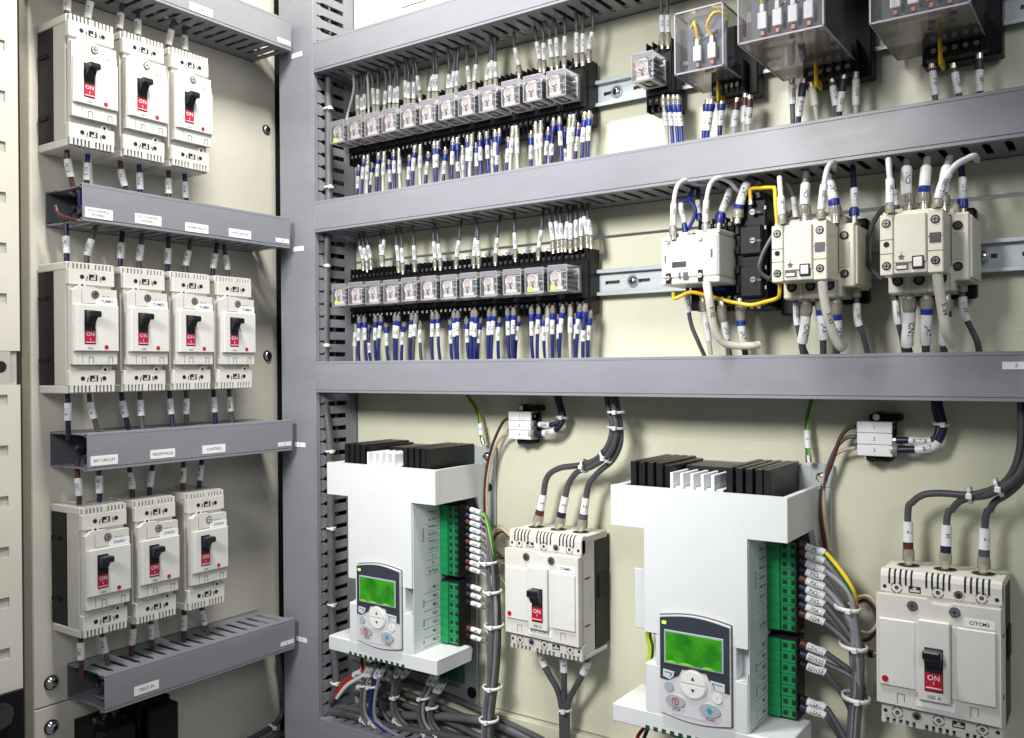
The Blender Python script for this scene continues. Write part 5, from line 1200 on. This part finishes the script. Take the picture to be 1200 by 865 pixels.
    g().box(.0842, .0908, -.0072, -.0062, -.1905, -.1860, 'led', .0005).build('status_lamp', kp)
    # soft keys
    g().prism([(.0860, -.2540), (.1030, -.2555), (.1015, -.2620), (.0965, -.2668), (.0860, -.2640)], 'y', -.0078, -.0060, 'kpl').prism([(.0885, -.2560), (.1005, -.2572), (.0975, -.2635), (.0960, -.2625), (.0975, -.2585), (.0885, -.2575)], 'y', -.0081, -.0078, 'cyan').build('soft_key', kp)
    g().prism([(.1560, -.2575), (.1770, -.2590), (.1770, -.2705), (.1640, -.2695), (.1560, -.2640)], 'y', -.0078, -.0060, 'kpl').prism([(.1585, -.2595), (.1745, -.2610), (.1745, -.2622), (.1610, -.2612), (.1640, -.2675), (.1625, -.2675), (.1585, -.2615)], 'y', -.0081, -.0078, 'cyan').build('soft_key', kp)
    def ell(b, cx, cz, rx, rz, y0, y1, m, a0=0, a1=2*PI, n=28):
        return b.prism([(cx+rx*math.cos(a0+(a1-a0)*i/n), cz+rz*math.sin(a0+(a1-a0)*i/n)) for i in range(n+(0 if a1-a0 > 6 else 1))], 'y', y0, y1, m)
    b = g(); ell(b, .1310, -.2680, .0205, .0205, -.0072, -.0055, 'kpl'); b.build('rocker_dish', kp)
    b = g(); ell(b, .1310, -.2675, .0180, .0175, -.0085, -.0070, 'kbw', .05, PI-.05); b.prism([(.1282, -.2620), (.1338, -.2620), (.1310, -.2570)], 'y', -.0089, -.0084, 'ink'); b.build('arrow_key', kp)
    b = g(); ell(b, .1310, -.2690, .0180, .0175, -.0085, -.0070, 'kbw', PI+.05, 2*PI-.05); b.prism([(.1282, -.2740), (.1338, -.2740), (.1310, -.2790)], 'y', -.0089, -.0084, 'ink'); b.build('arrow_key', kp)
    b = g(); ell(b, .0945, -.2775, .0068, .0068, -.0075, -.0055, 'kbtn'); b.build('round_key', kp)
    b = g(); ell(b, .1660, -.2800, .0072, .0072, -.0075, -.0055, 'kbw'); b.text('?', .008, (.166, -.0078, -.280), m='kbtn'); b.build('round_key', kp)
    b = g(); ell(b, .1040, -.2960, .0145, .0085, -.0078, -.0055, 'kbtn'); b.ring((.1045, -.0080, -.2960), (0, 1, 0), .0048, .0007, 'mag', 20).box(.1038, .1052, -.0084, -.0079, -.2995, -.2925, 'mag').text('STOP', .0050, (.1050, -.0060, -.3085), m='ink'); b.build('stop_key', kp)
    b = g(); ell(b, .1550, -.2990, .0155, .0090, -.0078, -.0055, 'kbtn'); b.prism([(.1550-.0045, -.2990), (.1550, -.2940), (.1550+.0045, -.2990), (.1550, -.3040)], 'y', -.0083, -.0078, 'cyan').text('START', .0050, (.1560, -.0060, -.3120), m='ink'); b.build('start_key', kp)
    g().box(.098, .168, -.0058, -.0054, -.3165+.0, -.3135+.0, 'lilacs').build('name_strip', kp)
    return t
D1, D2 = (.0725, -.1945), (.6705, -.1950)
drive('white motor drive with green screen at the left, beside the upright duct', *D1)
drive('white motor drive with green screen at the bottom centre, the larger looking of the two', *D2)
MB().box(.7235-.012, .7235-.010, .02, .05, -.44, -.30, 'cwhite') .build('tmp') if 0 else None
q = at(744, 735, .05); t = thing('plastic_flap', 'pale translucent flap standing beside the right drive body', 'flap', q)
MB().box(0, .030, 0, .002, 0, .093, 'dgr', .0008).build('flap_sheet', t)

# ---- wires plugged into the drives, gathered in one bundle each
def bundle(nm, ts, path, sp, r, txts, pe, dirx):
    """ts: list of (px,py,Y, sleeve text, colour); path: centre of the bundle below in photo px"""
    n = len(ts); side = len([1 for q in ts])
    for i, (px, py, tx, col) in enumerate(ts):
        o_ = sp[i]*.78
        yj = min(py+38+o_*.8, 9e9)
        P = [at(px-5, py-1.5, .048)]
        P.append(at(px+13, py+dirx[0], .050)); P.append(at(px+dirx[2], py+dirx[1]+2, .051))
        for (bx_, by_) in path:
            if by_ > py+dirx[1]+22:
                if col == 'yg' and by_ > 660: P.append(at(bx_+6.5, by_, .068))
                elif col == 'yel' and by_ > 700: P.append(at(bx_-1, by_, .080))
                else: P.append(at(bx_+o_, by_, .058 if i % 2 else .046))
        w = wire('wire', '%s wire plugged into the %s drive at the %s terminal from the top' % ({'grey': 'grey', 'greyl': 'light grey', 'greyd': 'dark grey', 'yel': 'yellow and green', 'yg': 'green and yellow'}[col], nm, ['first', 'second', 'third', 'fourth', 'fifth', 'sixth', 'seventh', 'eighth', 'ninth', 'tenth', 'eleventh', 'twelfth', 'thirteenth', 'fourteenth', 'fifteenth'][i]),
            'wire', P, r, {'yel': 'yellow', 'yg': 'green'}.get(col, col), 'wires plugged into the %s drive' % nm, [('band', .0, .009, random.choice(['navy', 'brown', 'blackm'])), ('sleeve', .009, .009+txts, tx, r*1.32)], stripe={'yel': 'green', 'yg': 'yg'}.get(col))
p1 = [(572, 640), (576, 668), (578, 700), (579, 735), (578, 770), (575, 805), (571, 840), (571, 880)]
ys1 = [597+7.75*i for i in range(10)]
ts1 = [(552, ys1[0], 'PE', 'yg')]+[(552, ys1[i], ['PX7', 'PX5', 'PX6', 'P24', 'N24', 'PX1', 'PX2', 'PX3', 'PX4'][i-1], 'greyl' if i % 3 == 0 else 'grey') for i in range(1, 10)]
ts1 += [(553, y, s_, 'grey') for y, s_ in ((687.5, 'L31'), (697, 'L32'), (706.5, 'L33'), (737, 'L42'), (746, 'L43'))]
bundle('left', ts1, p1, [7, 5, 2, -1, -4, 6, 3, 0, -3, -6, 4, 0, -4, 2, -3], .0034, .021, 0, (5, 10, 19))
p2 = [(985, 668), (992, 695), (998, 728), (1002, 762), (1004, 800), (1001, 835), (998, 880)]
ts2 = [(942, 639, 'PE', 'yel')]+[(942, 648+10.2*i, ['2', 'J', 'PX2', 'PX1', 'PX21', 'PX5', 'P24', 'N24'][i], ['greyl', 'greyl', 'grey', 'greyl', 'greyl', 'grey', 'grey', 'grey'][i]) for i in range(8)]
ts2 += [(943, y, s_, 'greyd') for y, s_ in ((755, 'L2W11'), (767, '22W22'), (779, '22W33'), (820, 'L2A1'), (829, 'L2A2'))]
bundle('right', ts2, p2, [10, 7, 4, 1, -2, -5, 5, 1, -4, 6, 1, -4, 0, -6], .0042, .026, 0, (6, 10, 27))
for i, (x, y, R_) in enumerate(((572, 659, .0155), (577, 693, .0165), (579, 733, .0168), (577, 805, .0168), (573, 843, .0168))):
    tie(at(x, y, .052), (-.05, 0, 1), R_, 'white tie round the left drive cable bundle, %s from the top' % on12[i], r=.0018)
for i, (x, y, R_) in enumerate(((993, 712, .0165), (1000, 757, .0178), (1003, 817, .0178))):
    tie(at(x, y, .052), (.12, 0, 1), R_, 'white tie round the right drive cable bundle, %s from the top' % on12[i], r=.0020)
# earth wires of the drives
Wp('green and yellow earth wire from the duct to the left drive', [(567, 520, .088), (564, 510, .09), (563, 498, .095), (559, 480, .10), (548, 463, .10), (545, 452, .10)], 'green', .0036, [('lug', 0, .010), ('sleeve', .016, .038, 'E', .0048)], 'earth wires of the drives', stripe='yg')
Wp('green and yellow earth wire from the duct to the right drive', [(948, 542, .088), (947, 530, .09), (946, 510, .095), (947, 490, .10), (952, 468, .10), (953, 452, .10)], 'green', .0040, [('lug', 0, .010), ('sleeve', .020, .046, '7', .0052)], 'earth wires of the drives', stripe='yg')
# upright cable in front of the corner duct
P = [(385, 98, .035), (385, 130, .035), (385.5, 230, .035), (384, 270, .034), (382.5, 320, .034), (381.5, 405, .034), (381, 470, .034), (386, 510, .034), (387, 560, .036), (388, 620, .036), (388.5, 700, .036), (391, 760, .036), (394, 795, .036), (390, 818, .036), (383, 828, .04), (372, 836, .05)]
wire('power_cable', 'long grey cable tied up the front of the upright duct beside the relays', 'cable', [at(386, 60, .035)]+[at(*p) for p in P], .0078, 'grey', None, pitch=.01)
for i, (x, y) in enumerate(((385, 128), (385.5, 220), (382.5, 312), (381.5, 405), (387, 529), (388, 619), (389, 708), (393, 800))):
    tie(at(x, y, .035), (0, 0, 1), .0088, 'white tie on the long grey upright cable, %s from the top' % on12[i], hd=(.9, -.5, 0))
# yellow-green wire behind the right drive, left side
Wp('green and yellow wire passing behind the right drive at its left grip', [(762, 730, .09), (760, 745, .09), (763, 760, .09), (760, 785, .09)], 'green', .0050, (), None, stripe='yg')
wire('wire', 'red wire curving out under the bottom left of the right drive', 'wire', [at(762, 838, .03), at(757, 850, .03), at(748, 862, .02), at(742, 880, .0)], .0030, 'redw')
wire('wire', 'black wire curving out under the bottom left of the right drive', 'wire', [at(766, 838, .03), at(760, 852, .03), at(753, 870, .02), at(750, 885, .0)], .0030, 'greyd')
# loops of control wires under the left drive
def loop(label, pts, col, r=.0040, sl=None, y=.02, seg=()):
    return wire('wire', label, 'wire', [at(a, c, y+.002*i) for i, (a, c) in enumerate(pts)], r, col, 'control wires looping under the left drive', [('sleeve', .012, .036, sl, r*1.5)] if sl else list(seg))
loop('grey wire of the leftmost loop under the left drive', [(437, 777), (430, 788), (424, 812), (424, 835), (432, 850), (450, 862), (470, 875)], 'grey', sl='X1')
loop('light grey wire of the leftmost loop under the left drive', [(441, 777), (434, 788), (428, 812), (428, 835), (437, 848), (455, 860), (476, 875)], 'greyl', .0036, 'X2')
loop('navy blue wire of the second loop under the left drive', [(449, 778), (442, 790), (435, 815), (435, 838), (444, 850), (462, 864), (480, 878)], 'blue', .0042, 'X3')
loop('light grey wire of the second loop under the left drive', [(455, 778), (446, 790), (440, 815), (439, 838), (447, 850), (466, 862), (490, 875)], 'greyl', .0036, 'X4')
loop('dark grey wire hanging behind the second loop under the left drive', [(460, 778), (455, 795), (446, 815), (448, 832), (456, 845), (470, 858)], 'greyd', .0040, 'X5', .05)
loop('grey wire of the third loop under the left drive', [(473, 778), (464, 792), (460, 812), (460, 832), (466, 845), (478, 858)], 'grey', .0042, 'X6', .045)
loop('dark grey wire of the third loop under the left drive', [(483, 780), (470, 795), (464, 812), (464, 830), (471, 844), (484, 856)], 'greyd', .0042, 'X7', .05)
loop('grey wire of the fourth loop under the left drive', [(511, 785), (500, 805), (493, 822), (491, 840), (497, 855), (512, 870)], 'grey', .0040, 'X8', .055)
loop('light grey wire of the fourth loop under the left drive', [(515, 785), (505, 806), (497, 822), (496, 840), (502, 853), (518, 868)], 'greyl', .0036, 'X9', .055)
loop('dark wire of the rightmost loop under the left drive', [(523, 795), (514, 810), (506, 828), (506, 842), (514, 855), (530, 868)], 'greyd', .0040, 'Y1', .06)
loop('grey wire of the rightmost loop under the left drive', [(520, 796), (511, 808), (503, 828), (503, 844), (510, 857), (526, 870)], 'grey', .0036, 'Y2', .058)
loop('red wire pointing down left under the left drive', [(426, 786), (416, 791), (405, 798), (398, 808), (394, 815)], 'redw', .0046, seg=[('sleeve', .004, .030, 'P3', .0062)])
loop('white wire beside the red wire under the left drive', [(428, 790), (418, 796), (407, 803), (400, 811), (395, 818)], 'slv', .0040)
loop('orange brown wire hanging under the flange of the left drive', [(425, 764), (424, 778), (427, 790), (426, 798)], 'brown', .0030)
loop('thin tan wire hanging under the flange of the left drive', [(428, 766), (428, 780), (431, 790), (434, 800)], 'tan', .0024)
for i, (x, y, R_, yy) in enumerate(((428, 803, .011, .03), (439, 804, .0115, .03), (430, 845, .011, .035), (441, 848, .0115, .035), (462, 817, .0095, .055), (468, 846, .0095, .055), (498, 818, .0100, .06), (508, 829, .0090, .066), (499, 857, .0100, .066), (513, 859, .0090, .07))):
    tie(at(x, y, yy), (-.2, 0, 1) if y < 835 else (.6, 0, .8), R_, 'white tie on the loops of wire under the left drive, %s one' % on12[i], hd=(random.choice((-.6, .6)), -.8, 0))
wire('power_cable', 'thick dark grey cable lying along the bottom into the upright duct, upper one', 'cable', [at(366, 828, .045), at(385, 829, .045), at(415, 832, .05), at(460, 838, .07), (.35, .085, -.66), (.55, .09, -.70)], .0085, 'grey')
wire('power_cable', 'thick dark grey cable lying along the bottom into the upright duct, lower one', 'cable', [at(366, 834, .03), at(385, 835, .03), at(412, 838, .035), at(450, 850, .05), (.33, .075, -.70), (.5, .08, -.75)], .0085, 'greyd')
for i, (ya, za, xb) in enumerate(((.09, -.62, .50), (.088, -.645, .42), (.085, -.665, .60), (.092, -.69, .35))):
    wire('power_cable', 'black cable crossing the bottom behind the wire loops, %s from the top' % on12[i], 'cable', [(.01, ya, za+.012), (.12, ya-.005, za), (.24, ya, za-.012), (.36, ya, za-.03), (xb, ya, za-.06), (xb+.1, ya, za-.14)], .0062, 'greyd', 'black cables along the bottom')
# ================================================================== LIGHT
w = bpy.data.worlds.new('World'); S.world = w; w.use_nodes = True
w.node_tree.nodes['Background'].inputs[0].default_value = (.80, .84, .92, 1)
w.node_tree.nodes['Background'].inputs[1].default_value = .16
def area(name, loc, target, sx, sy, power, col):
    l = bpy.data.lights.new(name, 'AREA'); l.shape = 'RECTANGLE'; l.size = sx; l.size_y = sy; l.energy = power; l.color = col
    o = bpy.data.objects.new(name, l); C.objects.link(o); o.location = loc
    d = V(target)-V(loc); o.rotation_euler = d.to_track_quat('-Z', 'Y').to_euler(); return o
# the cabinet's own lamp above the door opening, and the photographer's soft flash
area('cabinet_lamp', (.52, -.46, 1.17), (.24, .06, .22), .45, .07, 26, (1, .975, .93))
l = bpy.data.lights.new('flash', 'SPOT'); l.energy = 158; l.color = (1, .99, .975); l.shadow_soft_size = .22
l.spot_size = math.radians(60); l.spot_blend = 1.0
o = bpy.data.objects.new('flash', l); C.objects.link(o); o.location = (.60, -1.50, .66)
o.rotation_euler = (V((.42, .06, -.06))-V(o.location)).to_track_quat('-Z', 'Y').to_euler()
area('side_fill', (2.3, -1.7, .9), (-.16, -.2, .05), .8, .8, 12, (.97, .98, 1))  # unseen fill added to brighten the side panel and its breaker fronts
S.view_settings.view_transform = 'Standard'; S.view_settings.look = 'None'
S.view_settings.exposure = 0; S.view_settings.gamma = 1
S.render.engine = 'CYCLES'
S.cycles.transparent_max_bounces = 24; S.cycles.max_bounces = 8
S.cycles.caustics_reflective = False; S.cycles.caustics_refractive = False
